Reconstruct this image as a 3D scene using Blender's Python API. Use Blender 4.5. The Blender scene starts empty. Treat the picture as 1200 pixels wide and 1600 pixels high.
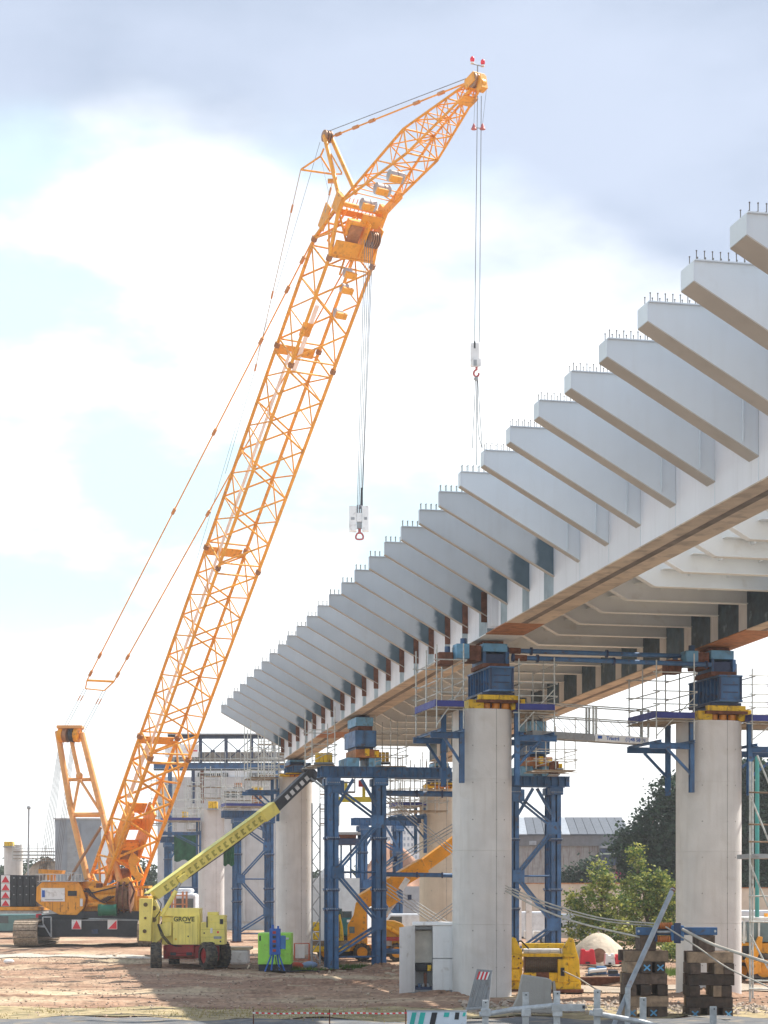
import bpy, math, random
import numpy as np
from mathutils import Vector, Matrix
random.seed(7); rng = np.random.default_rng(7)
S = bpy.context.scene
COL = S.collection
V = Vector
# ------------------------------------------------------------------ camera
EYE, FPX, HORZ = 4.6, 2959.0, 1385.0       # eye height (m), focal length and horizon row on a 1200 px wide picture
cam = bpy.data.cameras.new("camera"); camo = bpy.data.objects.new("camera", cam); COL.objects.link(camo)
camo.location = (0, 0, EYE); camo.rotation_euler = (math.radians(90), 0, 0)
cam.sensor_fit = 'HORIZONTAL'; cam.sensor_width = 36; cam.lens = FPX/1200*36
cam.shift_y = (HORZ-800)/1200; cam.clip_end = 9000; cam.clip_start = .5
S.camera = camo
# ------------------------------------------------------------------ sky, sun, exposure
SUN = V((.63, .40, 1.0)).normalized()
el = math.asin(SUN.z); az = math.atan2(SUN.x, SUN.y)
w = bpy.data.worlds.new("World"); S.world = w; w.use_nodes = True
nt = w.node_tree; N = nt.nodes; L = nt.links; N.clear()
def node(t, **k):
    n = N.new(t)
    for a, b in k.items(): setattr(n, a, b)
    return n
sky = node('ShaderNodeTexSky', sky_type='NISHITA', sun_disc=False, sun_elevation=el, sun_rotation=az, air_density=1.0, dust_density=2.0, ozone_density=1.0)
tc = node('ShaderNodeTexCoord'); mp = node('ShaderNodeMapping'); mp.inputs['Scale'].default_value = (1, 1, 2.2)
mp.inputs['Location'].default_value = (.35, .1, .42)
L.new(tc.outputs['Generated'], mp.inputs[0])
nz = node('ShaderNodeTexNoise'); nz.inputs['Scale'].default_value = 3.1; nz.inputs['Detail'].default_value = 7; nz.inputs['Roughness'].default_value = .48
L.new(mp.outputs[0], nz.inputs['Vector'])
nz2 = node('ShaderNodeTexNoise'); nz2.inputs['Scale'].default_value = 5.5; nz2.inputs['Detail'].default_value = 6; nz2.inputs['Roughness'].default_value = .5
L.new(mp.outputs[0], nz2.inputs['Vector'])
sep = node('ShaderNodeSeparateXYZ'); L.new(tc.outputs['Generated'], sep.inputs[0])
def math_(op, a, b=None, c=None):
    n = node('ShaderNodeMath', operation=op)
    for i, x in enumerate((a, b, c)):
        if x is None: continue
        if isinstance(x, (int, float)): n.inputs[i].default_value = x
        else: L.new(x, n.inputs[i])
    return n.outputs[0]
def ramp(v, a, b):
    n = node('ShaderNodeMapRange', interpolation_type='SMOOTHSTEP'); n.inputs[1].default_value = a; n.inputs[2].default_value = b
    L.new(v, n.inputs[0]); return n.outputs[0]
def mix(f, a, b):
    n = node('ShaderNodeMix', data_type='RGBA')
    L.new(f, n.inputs[0]) if not isinstance(f, float) else setattr(n.inputs[0], 'default_value', f)
    for i, x in ((6, a), (7, b)):
        if isinstance(x, tuple): n.inputs[i].default_value = (*x, 1)
        else: L.new(x, n.inputs[i])
    return n.outputs[2]
# thin veil of bright cloud everywhere, a few pale blue breaks, a blue-grey cloud deck from about 17 degrees upward
zz = math_('ADD', sep.outputs['Z'], math_('MULTIPLY', math_('SUBTRACT', nz.outputs[0], .5), .48))
deck = ramp(math_('ADD', zz, math_('MULTIPLY', sep.outputs['X'], .30)), .245, .36)
holes = ramp(math_('ADD', nz2.outputs[0], math_('MULTIPLY', sep.outputs['X'], -.75)), .49, .62)
SKYK = 1.0
c1 = mix(math_('MULTIPLY', math_('MULTIPLY', holes, ramp(sep.outputs['Z'], .05, .16)), .8), (9.6, 9.8, 9.9), (4.3, 6.2, 6.9))
c2 = mix(ramp(nz2.outputs[0], .30, .62), (3.1, 3.6, 4.5), (4.1, 4.6, 5.6))
cl = mix(deck, c1, c2)
allc = mix(.85, sky.outputs[0], cl)
bg = node('ShaderNodeBackground'); bg.inputs[1].default_value = .1
wo = node('ShaderNodeOutputWorld'); L.new(allc, bg.inputs[0]); L.new(bg.outputs[0], wo.inputs[0])
sl = bpy.data.lights.new("sun", 'SUN'); sl.energy = 4.6; sl.angle = math.radians(.6); sl.color = (1, .94, .84)
so = bpy.data.objects.new("sun", sl); COL.objects.link(so); so.rotation_euler = SUN.to_track_quat('Z', 'Y').to_euler(); so.location = (60, 0, 80)
S.view_settings.view_transform = 'Standard'; S.view_settings.look = 'None'; S.view_settings.gamma = 1; S.view_settings.use_curve_mapping = False
S.view_settings.exposure = .78
S.render.film_transparent = False
S.cycles.max_bounces = 6; S.cycles.diffuse_bounces = 4; S.cycles.glossy_bounces = 2; S.cycles.transparent_max_bounces = 4
S.cycles.use_denoising = True

def at(px, py, Y): return V(((px-600)/FPX*Y, Y, EYE+(HORZ-py)/FPX*Y))
def gx(px, Y): return (px-600)/FPX*Y
def gz(py, Y): return EYE+(HORZ-py)/FPX*Y
# ------------------------------------------------------------------ materials
MC = {}
def mat(name, col, rough=.6, metal=0., var=.18, scale=2., bump=.0, bscale=30., dirt=None, dirtc=(.16, .11, .07), streak=0., edge=None, jitter=.08, spec=.4):
    if name in MC: return MC[name]
    m = bpy.data.materials.new(name); m.use_nodes = True; t = m.node_tree; n = t.nodes; l = t.links
    b = n['Principled BSDF']; b.inputs['Roughness'].default_value = rough; b.inputs['Metallic'].default_value = metal
    b.inputs['Specular IOR Level'].default_value = spec
    tc = n.new('ShaderNodeTexCoord'); oi = n.new('ShaderNodeObjectInfo')
    def nse(sc, det=5, vec=None, dis=0.):
        x = n.new('ShaderNodeTexNoise'); x.inputs['Scale'].default_value = sc; x.inputs['Detail'].default_value = det; x.inputs['Distortion'].default_value = dis
        l.new(vec or tc.outputs['Object'], x.inputs['Vector']); return x.outputs[0]
    def mr(v, a, b_, c=0., d=1.):
        x = n.new('ShaderNodeMapRange'); x.inputs[1].default_value = a; x.inputs[2].default_value = b_; x.inputs[3].default_value = c; x.inputs[4].default_value = d; l.new(v, x.inputs[0]); return x.outputs[0]
    def mx(f, a, c, bt='MIX'):
        x = n.new('ShaderNodeMix'); x.data_type = 'RGBA'; x.blend_type = bt
        if isinstance(f, float): x.inputs[0].default_value = f
        else: l.new(f, x.inputs[0])
        for i, q in ((6, a), (7, c)):
            if isinstance(q, tuple): x.inputs[i].default_value = (*q[:3], 1)
            else: l.new(q, x.inputs[i])
        return x.outputs[2]
    lo = tuple(max(0, c*(1-var)) for c in col); hi = tuple(min(1, c*(1+var)) for c in col)
    c = mx(mr(nse(scale), .3, .7), lo, hi)
    if jitter:
        h = n.new('ShaderNodeHueSaturation'); l.new(mr(oi.outputs['Random'], 0, 1, 1-jitter, 1+jitter), h.inputs['Value']); l.new(c, h.inputs['Color']); c = h.outputs[0]
    if streak:
        mpn = n.new('ShaderNodeMapping'); mpn.inputs['Scale'].default_value = (3, 3, .25); l.new(tc.outputs['Object'], mpn.inputs[0])
        c = mx(mr(nse(1.6, 6, mpn.outputs[0]), .5, .75, 0, streak), c, dirtc)
    if dirt:
        c = mx(mr(nse(dirt[0], 8, None, .4), dirt[1], dirt[1]+.12, 0, dirt[2]), c, dirtc)
    if edge:     # second colour blotches
        c = mx(mr(nse(edge[1], 6), edge[2], edge[2]+.08, 0, 1), c, edge[0])
    l.new(c, b.inputs['Base Color'])
    if bump:
        bp = n.new('ShaderNodeBump'); bp.inputs['Strength'].default_value = bump; bp.inputs['Distance'].default_value = .05
        l.new(nse(bscale, 6), bp.inputs['Height']); l.new(bp.outputs[0], b.inputs['Normal'])
    r = mr(nse(scale*2.3), .3, .7, max(.05, rough-.12), min(1, rough+.12)); l.new(r, b.inputs['Roughness'])
    MC[name] = m; return m
ORANGE = mat('orange_paint', (.85, .36, .03), .42, var=.12, scale=.7, dirt=(3., .56, .55), streak=.35, dirtc=(.22, .09, .03))
ORANGE2 = mat('orange_machine_paint', (.78, .33, .015), .45, var=.15, scale=1.5, dirt=(4., .58, .6))
YEL = mat('yellow_paint', (.80, .50, .015), .45, var=.15, scale=2, dirt=(5., .55, .75), streak=.5, dirtc=(.13, .07, .03))
LIME = mat('lime_yellow_paint', (.92, .775, .20), .5, var=.1, scale=1.2, dirt=(4., .6, .35), streak=.3, dirtc=(.30, .27, .12))
GREEN = mat('bright_green_paint', (.33, .72, .10), .45, var=.1, dirt=(3., .6, .3))
BLUE = mat('blue_paint', (.045, .125, .27), .5, var=.3, scale=1.5, dirt=(3.5, .57, .7), streak=.35, dirtc=(.09, .07, .06), jitter=.22)
BLUEL = mat('light_blue_paint', (.13, .32, .50), .5, var=.25, scale=2, dirt=(3., .55, .6), dirtc=(.1, .12, .12))
BLUED = mat('dark_blue_paint', (.03, .05, .11), .5, var=.25, dirt=(3., .6, .4))
TARPB = mat('blue_toe_board_paint', (.035, .045, .22), .6, var=.2)
RUST = mat('rusty_steel', (.15, .060, .035), .85, var=.4, scale=5, bump=.3, bscale=40)
RUSTO = mat('orange_primer_steel', (.38, .16, .065), .7, var=.3, scale=3)
GALV = mat('galvanised_steel', (.42, .45, .47), .45, metal=.35, var=.2, scale=6, dirt=(8., .6, .4), dirtc=(.2, .17, .14))
TUBE = mat('scaffold_tube_steel', (.50, .52, .50), .5, metal=.25, var=.2, scale=5, dirt=(6., .56, .5), dirtc=(.25, .2, .15))
CABLE = mat('wire_rope_steel', (.16, .17, .18), .5, metal=.3, var=.2)
CABLEL = mat('pale_stay_cable', (.42, .39, .34), .6, metal=.1, var=.2)
WPAINT = mat('pale_grey_bridge_paint', (.67, .73, .78), .45, var=.04, scale=.5, dirt=(1.2, .64, .15), streak=.08, dirtc=(.42, .41, .38), jitter=.05)
WEBW = mat('white_web_paint', (.72, .73, .77), .5, var=.05, scale=.5, streak=.3, dirtc=(.52, .52, .54), jitter=.04)
GIRDW = mat('weathered_white_girder_paint', (.62, .62, .61), .6, var=.12, scale=.8, streak=.35, dirtc=(.34, .33, .31), jitter=.1)
PRIMER = mat('blue_grey_primer', (.05, .09, .125), .55, var=.35, scale=1.6, edge=((.16, .21, .235), 1.3, .62), jitter=.3)
STRIPE = mat('bare_joint_primer', (.24, .30, .34), .55, var=.25, scale=1.2, jitter=.15)
SOFF = mat('tan_soffit_paint', (.56, .46, .36), .7, var=.15, scale=.9, dirt=(1.5, .5, .55), dirtc=(.30, .25, .21), jitter=.1)
CREAM = mat('cream_underside_paint', (.74, .76, .75), .6, var=.07, scale=.7, dirt=(1.5, .6, .3), dirtc=(.45, .40, .33), jitter=.04)
STUD = mat('stud_steel', (.17, .16, .15), .6, metal=.3)
BLACK = mat('black_painted_steel', (.022, .025, .032), .5, var=.3, scale=2, dirt=(3., .6, .3), dirtc=(.09, .07, .06))
RUBBER = mat('tyre_rubber', (.05, .048, .046), .85, var=.25, scale=6, dirt=(5., .45, .7), dirtc=(.16, .13, .10))
RED = mat('red_paint', (.36, .035, .035), .5, var=.15, dirt=(5., .55, .5))
REDP = mat('red_plastic', (.68, .03, .05), .5, var=.1)
WHITE = mat('white_paint', (.84, .85, .86), .5, var=.05, dirt=(2.5, .6, .5), streak=.18, dirtc=(.42, .38, .33))
WPLAS = mat('white_plastic', (.76, .76, .76), .5, var=.08, dirt=(3., .55, .3))
SIGNB = mat('sign_blue', (.03, .12, .45), .5, var=.1)
TEAL = mat('teal_paint', (.03, .42, .37), .5, var=.1)
BROWNT = mat('track_shoe_steel', (.34, .27, .20), .7, metal=.1, var=.3, scale=6, dirt=(8., .5, .6), dirtc=(.14, .10, .07))
GREY = mat('grey_paint', (.30, .32, .34), .6, var=.15, dirt=(4., .55, .4))
PINK = mat('pale_pink_mesh_panel', (.84, .74, .69), .7, var=.1)
GLASSD = mat('dark_window_glass', (.03, .05, .06), .12, var=.2, jitter=.3, spec=.8)
GLASSL = mat('cab_glass', (.10, .16, .17), .1, var=.2, spec=.8)
TIMB = mat('weathered_timber', (.095, .065, .048), .9, var=.5, scale=4, bump=.5, bscale=25, jitter=.45, dirt=(5., .5, .5), dirtc=(.06, .05, .045))
TIMBL = mat('pale_timber', (.27, .19, .125), .9, var=.35, scale=4, bump=.5, bscale=25, jitter=.25, dirt=(5., .55, .5), dirtc=(.16, .11, .08))
DECKB = mat('scaffold_board', (.30, .25, .19), .9, var=.3, scale=3, jitter=.2)
def conc(name, col, warm=.0):
    m = mat(name, col, .85, var=.10, scale=.8, bump=.25, bscale=14, dirt=(1.1, .58, .25), streak=.3, dirtc=(col[0]*.72, col[1]*.68, col[2]*.62), jitter=.03)
    return m
CONC = conc('pier_concrete', (.63, .615, .60)); CONC2 = conc('pale_wall_concrete', (.60, .61, .62)); CONCD = conc('barrier_concrete', (.34, .33, .31))
def rib_mat():
    m = mat('rib_paint_with_bare_end', (.55, .59, .62), .5, var=.06, scale=.6, dirt=(1.3, .63, .18), streak=.1, dirtc=(.38, .36, .33), jitter=.05); t = m.node_tree; n = t.nodes; l = t.links; b = n['Principled BSDF']
    src = b.inputs['Base Color'].links[0].from_socket
    a = n.new('ShaderNodeAttribute'); a.attribute_name = 'along'; tc = n.new('ShaderNodeTexCoord'); q = n.new('ShaderNodeTexNoise'); q.inputs['Scale'].default_value = 1.7; q.inputs['Detail'].default_value = 6; l.new(tc.outputs['Object'], q.inputs[0])
    ad = n.new('ShaderNodeMath'); ad.operation = 'MULTIPLY_ADD'; ad.inputs[1].default_value = .55; l.new(q.outputs[0], ad.inputs[0]); l.new(a.outputs['Fac'], ad.inputs[2])
    r = n.new('ShaderNodeMapRange'); r.interpolation_type = 'SMOOTHSTEP'; r.inputs[1].default_value = CL-.60; r.inputs[2].default_value = CL-.30; l.new(ad.outputs[0], r.inputs[0])
    pr = n.new('ShaderNodeMix'); pr.data_type = 'RGBA'; pr.inputs[6].default_value = (.045, .085, .115, 1); pr.inputs[7].default_value = (.15, .21, .25, 1); l.new(q.outputs[0], pr.inputs[0])
    x = n.new('ShaderNodeMix'); x.data_type = 'RGBA'; l.new(r.outputs[0], x.inputs[0]); l.new(src, x.inputs[6]); l.new(pr.outputs[2], x.inputs[7]); l.new(x.outputs[2], b.inputs['Base Color']); return m
CL = 4.33            # cantilever length
RIBP = rib_mat()
BRK = mat('mud', (.30, .19, .12), .95, var=.3, scale=1, bump=.6, bscale=8)
SAND = mat('sand', (.56, .48, .38), .95, var=.16, scale=1.5, bump=.8, bscale=5)
# ------------------------------------------------------------------ mesh builder
OFF = {}
class MB:
    def __init__(s): s.v = []; s.f = []; s.sm = []
    def add(s, vs, fs, smooth=False):
        o = len(s.v); s.v += [tuple(v) for v in vs]; s.f += [tuple(o+i for i in f) for f in fs]
        s.sm += [smooth]*len(fs) if isinstance(smooth, bool) else smooth
        return s
    def obox(s, o, ax, ay, az_, a, b, c):
        vs = [o+ax*a[i]+ay*b[j]+az_*c[k] for i in (0, 1) for j in (0, 1) for k in (0, 1)]
        return s.add(vs, [(0, 1, 3, 2), (4, 6, 7, 5), (0, 4, 5, 1), (2, 3, 7, 6), (0, 2, 6, 4), (1, 5, 7, 3)])
    def box(s, x0, x1, y0, y1, z0, z1):
        return s.obox(V((0, 0, 0)), V((1, 0, 0)), V((0, 1, 0)), V((0, 0, 1)), (x0, x1), (y0, y1), (z0, z1))
    def frame(s, p, q, up=None):
        d = (q-p).normalized(); up = up or V((0, 0, 1))
        if abs(d.dot(up)) > .98: up = V((0, 1, 0)) if abs(d.y) < .9 else V((1, 0, 0))
        x = d.cross(up).normalized(); return d, x, x.cross(d).normalized()
    def bar(s, p, q, w, h=None, up=None, ox=0, oy=0):
        p, q = V(p), V(q); d, x, y = s.frame(p, q, up); h = h or w
        return s.obox(p, d, x, y, (0, (q-p).length), (-w/2+ox, w/2+ox), (-h/2+oy, h/2+oy))
    def ibeam(s, p, q, w, h, t=.03, up=None):
        s.bar(p, q, w, t, up, 0, h/2-t/2); s.bar(p, q, w, t, up, 0, -h/2+t/2); return s.bar(p, q, t, h-2*t-.002, up)
    def tube(s, p, q, r, n=8, r2=None, cap=True):
        p, q = V(p), V(q); d, x, y = s.frame(p, q); r2 = r if r2 is None else r2
        cs = [(math.cos(2*math.pi*i/n), math.sin(2*math.pi*i/n)) for i in range(n)]
        A = [p+x*(r*c)+y*(r*e) for c, e in cs]; B = [q+x*(r2*c)+y*(r2*e) for c, e in cs]
        s.add(A+B, [(i, (i+1) % n, n+(i+1) % n, n+i) for i in range(n)], True)
        if cap: s.add(A, [tuple(range(n-1, -1, -1))]); s.add(B, [tuple(range(n))])
        return s
    def path(s, pts, r, n=6):
        for a, b in zip(pts[:-1], pts[1:]): s.tube(a, b, r, n, cap=False)
        return s
    def prism(s, pts, vec):
        n = len(pts); vec = V(vec); A = [V(p) for p in pts]; B = [p+vec for p in A]
        return s.add(A+B, [tuple(range(n)), tuple(range(2*n-1, n-1, -1))]+[(i, n+i, n+(i+1) % n, (i+1) % n) for i in range(n)])
    def ppx(s, pts, Y0, Y1):
        return s.prism([at(x, y, Y0) for x, y in pts], (0, Y1-Y0, 0))
    def bpx(s, x0, x1, y0, y1, Y0, Y1):
        return s.box(gx(x0, Y0), gx(x1, Y0), Y0, Y1, gz(y1, Y0), gz(y0, Y0))
    def sphere(s, c, r, n=10, m=6, sq=(1, 1, 1)):
        c = V(c); vs = []; fs = []
        for j in range(m+1):
            a = math.pi*j/m
            for i in range(n):
                b = 2*math.pi*i/n; vs.append(c+V((r*sq[0]*math.sin(a)*math.cos(b), r*sq[1]*math.sin(a)*math.sin(b), r*sq[2]*math.cos(a))))
        for j in range(m):
            for i in range(n): fs.append((j*n+i, (j+1)*n+i, (j+1)*n+(i+1) % n, j*n+(i+1) % n))
        return s.add(vs, fs, True)
    def build(s, name, m, parent=None, bev=0., kind=None, label=None):
        me = bpy.data.meshes.new(name); off = OFF.get(parent, V((0, 0, 0))) if parent else V((0, 0, 0))
        me.from_pydata([(v[0]-off[0], v[1]-off[1], v[2]-off[2]) for v in s.v], [], s.f)
        me.polygons.foreach_set('use_smooth', s.sm); me.materials.append(m); me.update()
        o = bpy.data.objects.new(name, me); COL.objects.link(o)
        if parent: o.parent = parent
        OFF[o] = off
        if bev:
            b = o.modifiers.new('bevel', 'BEVEL'); b.width = bev; b.segments = 2; b.limit_method = 'ANGLE'
        if kind: o['kind'] = kind
        if label: o['label'] = label
        return o
def thing(name, label, cat, loc=(0, 0, 0), group=None):
    o = bpy.data.objects.new(name, None); COL.objects.link(o); o.location = V(loc); OFF[o] = V(loc); o.empty_display_size = .3
    o['label'] = label; o['category'] = cat
    if group: o['group'] = group
    return o
def tag(o, label, cat, group=None):
    o['label'] = label; o['category'] = cat
    if group: o['group'] = group
    return o
def dup(root, loc, rz=0, label=None):
    r = root.copy(); COL.objects.link(r); r.location = V(loc); r.rotation_euler = (0, 0, rz)
    if label: r['label'] = label
    def rec(a, b):
        for ch in list(a.children):
            c = ch.copy(); COL.objects.link(c); c.parent = b; rec(ch, c)
    rec(root, r); return r
def pt(par, name, m, p, q, r, n=8, **k): return MB().tube(p, q, r, n).build(name, m, par, **k)
def pb(par, name, m, p, q, w, h=None, up=None, **k): return MB().bar(p, q, w, h, up).build(name, m, par, **k)
def pi_(par, name, m, p, q, w, h, t=.03, up=None, **k): return MB().ibeam(V(p), V(q), w, h, t, up).build(name, m, par, **k)
def px_(par, name, m, x0, x1, y0, y1, Y0, Y1, **k): return MB().bpx(x0, x1, y0, y1, Y0, Y1).build(name, m, par, **k)
def text(par, body, m, loc, size, rot=(math.pi/2, 0, 0), name='lettering', align='CENTER', bold=0.):
    c = bpy.data.curves.new(name, 'FONT'); c.body = body; c.size = size; c.extrude = .004; c.align_x = align; c.align_y = 'CENTER'; c.offset = bold
    t = bpy.data.objects.new('tmp', c); COL.objects.link(t); bpy.context.view_layer.update()
    me = bpy.data.meshes.new_from_object(t.evaluated_get(bpy.context.evaluated_depsgraph_get())); bpy.data.objects.remove(t)
    o = bpy.data.objects.new(name, me); COL.objects.link(o); me.materials.clear(); me.materials.append(m)
    o.parent = par; o.location = V(loc)-OFF[par]; o.rotation_euler = rot; OFF[o] = OFF[par]; return o
UX = V((.9767, .2147, 0)); VX = V((-.2147, .9767, 0)); ZX = V((0, 0, 1))     # across the bridge, along the bridge
Z0 = V((0, 0, 0))
# ------------------------------------------------------------------ ground
def ground_mat():
    m = bpy.data.materials.new('building_site_earth'); m.use_nodes = True; t = m.node_tree; n = t.nodes; l = t.links; b = n['Principled BSDF']; b.inputs['Roughness'].default_value = .95
    b.inputs['Specular IOR Level'].default_value = .1
    tc = n.new('ShaderNodeTexCoord')
    def nse(sc, det=6, st=(1, 1, 1)):
        mpn = n.new('ShaderNodeMapping'); mpn.inputs['Scale'].default_value = st; l.new(tc.outputs['Object'], mpn.inputs[0])
        x = n.new('ShaderNodeTexNoise'); x.inputs['Scale'].default_value = sc; x.inputs['Detail'].default_value = det; l.new(mpn.outputs[0], x.inputs['Vector']); return x.outputs[0]
    def rmp(v, stops):
        r = n.new('ShaderNodeValToRGB'); r.color_ramp.elements[0].position = stops[0][0]; r.color_ramp.elements[0].color = (*stops[0][1], 1)
        r.color_ramp.elements[1].position = stops[-1][0]; r.color_ramp.elements[1].color = (*stops[-1][1], 1)
        for p, c in stops[1:-1]:
            e = r.color_ramp.elements.new(p); e.color = (*c, 1)
        l.new(v, r.inputs[0]); return r.outputs[0]
    a = rmp(nse(.16, 8, (.5, 1, 1)), [(.33, (.24, .15, .105)), (.46, (.33, .215, .155)), (.56, (.40, .29, .21)), (.68, (.50, .42, .30))])
    f = rmp(nse(4.5, 8), [(.3, (.55, .55, .55)), (.7, (1.3, 1.3, 1.3))])
    x = n.new('ShaderNodeMix'); x.data_type = 'RGBA'; x.blend_type = 'MULTIPLY'; x.inputs[0].default_value = .8; l.new(a, x.inputs[6]); l.new(f, x.inputs[7])
    rt_ = rmp(nse(2.2, 7, (.1, 1, 1)), [(.35, (.72, .70, .68)), (.62, (1.22, 1.2, 1.15))])
    x2 = n.new('ShaderNodeMix'); x2.data_type = 'RGBA'; x2.blend_type = 'MULTIPLY'; x2.inputs[0].default_value = .8; l.new(x.outputs[2], x2.inputs[6]); l.new(rt_, x2.inputs[7]); l.new(x2.outputs[2], b.inputs['Base Color'])
    bp = n.new('ShaderNodeBump'); bp.inputs['Strength'].default_value = .7; bp.inputs['Distance'].default_value = .08; l.new(nse(3.2, 9), bp.inputs['Height']); l.new(bp.outputs[0], b.inputs['Normal'])
    return m
EARTH = ground_mat()
def terrain(x, y): # gentle unevenness
    return .05*math.sin(x*.31+y*.17)+.04*math.sin(x*.83-y*.41)+.03*math.sin(x*1.9+y*1.3)
def sheet(name, m, x0, x1, y0, y1, nx, ny, z=0., rough=True, edge=0.):
    xs = np.linspace(x0, x1, nx+1); ys = np.linspace(y0, y1, ny+1); vs = []
    for j, y in enumerate(ys):
        for i, x in enumerate(xs):
            yy = y+(edge*math.sin(x*.9+y)+edge*.6*math.sin(x*2.3+1) if (j in (0, ny) and edge) else 0)
            vs.append((x, yy, z+(terrain(x, yy) if rough else 0)))
    fs = [(j*(nx+1)+i, j*(nx+1)+i+1, (j+1)*(nx+1)+i+1, (j+1)*(nx+1)+i) for j in range(ny) for i in range(nx)]
    b = MB().add(vs, fs, True); return b.build(name, m, kind='structure')
sheet('ground', EARTH, -60, 60, 20, 200, 240, 360, -.08)
MB().add([(-4000, 200, -.1), (4000, 200, -.1), (4000, 6000, -.1), (-4000, 6000, -.1), (-4000, -100, -.1), (-60, -100, -.1), (-60, 200, -.1), (60, -100, -.1), (4000, -100, -.1), (60, 200, -.1), (-60, 20, -.1), (60, 20, -.1)],
         [(0, 1, 2, 3), (4, 5, 6, 0), (7, 8, 1, 9), (5, 7, 11, 10)]).build('ground_beyond', EARTH, kind='structure')
ROADM = mat('worn_asphalt', (.13, .135, .145), .85, var=.2, scale=.8, bump=.4, bscale=30, dirt=(1.2, .5, .7), dirtc=(.26, .22, .17))
VERGE = mat('dry_sandy_verge', (.34, .27, .15), .95, var=.4, scale=1.6, bump=.9, bscale=6, edge=((.19, .16, .08), 1.1, .54), jitter=0)
PALE = mat('pale_gravel', (.44, .40, .34), .95, var=.2, scale=1.5, bump=.6, bscale=8, edge=((.33, .25, .19), .5, .62), jitter=0)
sheet('road', ROADM, -40, 40, 24, 66, 160, 60, -.02, True, .35)
sheet('verge', VERGE, -40, 40, 66.5, 72.5, 200, 10, -.035, True, .6)
sheet('gravel_path', PALE, -45, -9, 123, 128.5, 120, 8, -.03, True, .5)
sheet('haul_road', mat('packed_pale_earth', (.36, .30, .24), .95, var=.25, scale=1.2, bump=.6, bscale=8), 4, 50, 84.5, 88.5, 120, 6, -.03, True, .5)
def ridges():
    b = MB(); r = random.Random(5)
    for i in range(90):
        y = r.uniform(74, 122); x0 = r.uniform(-26, 2); L_ = r.uniform(3, 11); n = int(L_/.35); h = r.uniform(.05, .17); w_ = r.uniform(.12, .3); vs = []
        for j in range(n+1):
            f = j/n; x = x0+L_*f; yy = y+.25*math.sin(x*.8+i)+.06*math.sin(x*4); hh = h*math.sin(math.pi*f)**.5*r.uniform(.5, 1.2) if 0 < j < n else 0; z = terrain(x, yy)-.08
            vs += [(x, yy-w_, z-.02), (x, yy+r.uniform(-.04, .04), z+hh), (x, yy+w_, z-.02)]
        b.add(vs, [(3*j+a, 3*j+3+a, 3*j+4+a, 3*j+1+a) for j in range(n) for a in (0, 1)], True)
    o = b.build('soil_ridges', EARTH, kind='stuff'); tag(o, 'low ridges of earth pushed up by tracks and tyres across the yard', 'soil ridges')
ridges()
def stones(name, m, n, xr, yr, sz, lab=None):
    b = MB()
    for _ in range(n):
        x = random.uniform(*xr); y = random.uniform(*yr); r = sz*random.uniform(.4, 1.5)
        c = V((x, y, terrain(x, y)-.06+r*.25)); q = [V((random.uniform(.6, 1.2)*r*dx, random.uniform(.6, 1.2)*r*dy, random.uniform(.4, .8)*r*dz)) for dx, dy, dz in ((1, 0, 0), (0, 1, 0), (-1, 0, 0), (0, -1, 0), (0, 0, 1), (0, 0, -1))]
        b.add([c+k for k in q], [(0, 1, 4), (1, 2, 4), (2, 3, 4), (3, 0, 4), (1, 0, 5), (2, 1, 5), (3, 2, 5), (0, 3, 5)])
    o = b.build(name, m, kind='stuff'); tag(o, lab, name.replace('_', ' ')); return o
stones('gravel', mat('gravel_stone', (.40, .30, .23), .95, var=.4, scale=1.5), 9000, (-30, 34), (66, 130), .055, 'loose reddish gravel lying over the building site')
stones('rubble', mat('rubble_stone', (.38, .31, .25), .95, var=.4, scale=1.5), 1500, (3, 26), (68, 76), .11, 'pale broken rubble along the road edge by the timber stacks')
hm = bpy.data.materials.new('thin_haze'); hm.use_nodes = True; hn = hm.node_tree.nodes; hn.clear(); hv = hn.new('ShaderNodeVolumePrincipled'); hv.inputs['Color'].default_value = (.93, .95, .98, 1); hv.inputs['Density'].default_value = .00035; hv.inputs['Anisotropy'].default_value = .3
ho_ = hn.new('ShaderNodeOutputMaterial'); hm.node_tree.links.new(hv.outputs[0], ho_.inputs['Volume'])
MB().box(-420, 420, -60, 900, -1.2, 62).build('haze', hm, kind='stuff')
# ------------------------------------------------------------------ bridge
xs_ = [1165, 1083, 1012, 950, 895, 845, 800, 757, 720, 686, 655, 626, 600, 576, 554.7, 534, 515, 497, 480, 464.5, 449, 435.6, 422, 409.7, 397.6, 386, 375, 365, 355, 346.]
ys_ = [335, 408, 472, 528, 580, 625, 667, 703, 738, 770, 798, 824, 849, 871, 891, 910, 928, 945, 961.7, 977.5, 992.4, 1007, 1021.6, 1034.5, 1047, 1059, 1070, 1081, 1091, 1100.7]
kk = np.arange(30); YY = 41.4+3*kk
fx = np.poly1d(np.polyfit(kk, [(x-600)/FPX*Y for x, Y in zip(xs_, YY)], 3)); fz = np.poly1d(np.polyfit(kk, [EYE+(HORZ-y)/FPX*Y for y, Y in zip(ys_, YY)], 3))
CL = 4.33            # cantilever length
K0, K1 = -3, 29
def tip(k): return V((float(fx(k)), 41.4+3*k, float(fz(k))))
def rt(k, u=0., z=0.): return tip(k)+UX*(CL+u)+V((0, 0, z))
GD, GW, SEP = 3.6, 1.5, 10.2
br = thing('bridge_superstructure', 'pale steel twin girder bridge with tapered ribs sticking out, carried on concrete piers', 'bridge', (rt(29).x, rt(29).y, 0))
bwl = [.9, .8, .7, .65, .6, .5, .44, .4, .28]
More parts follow.
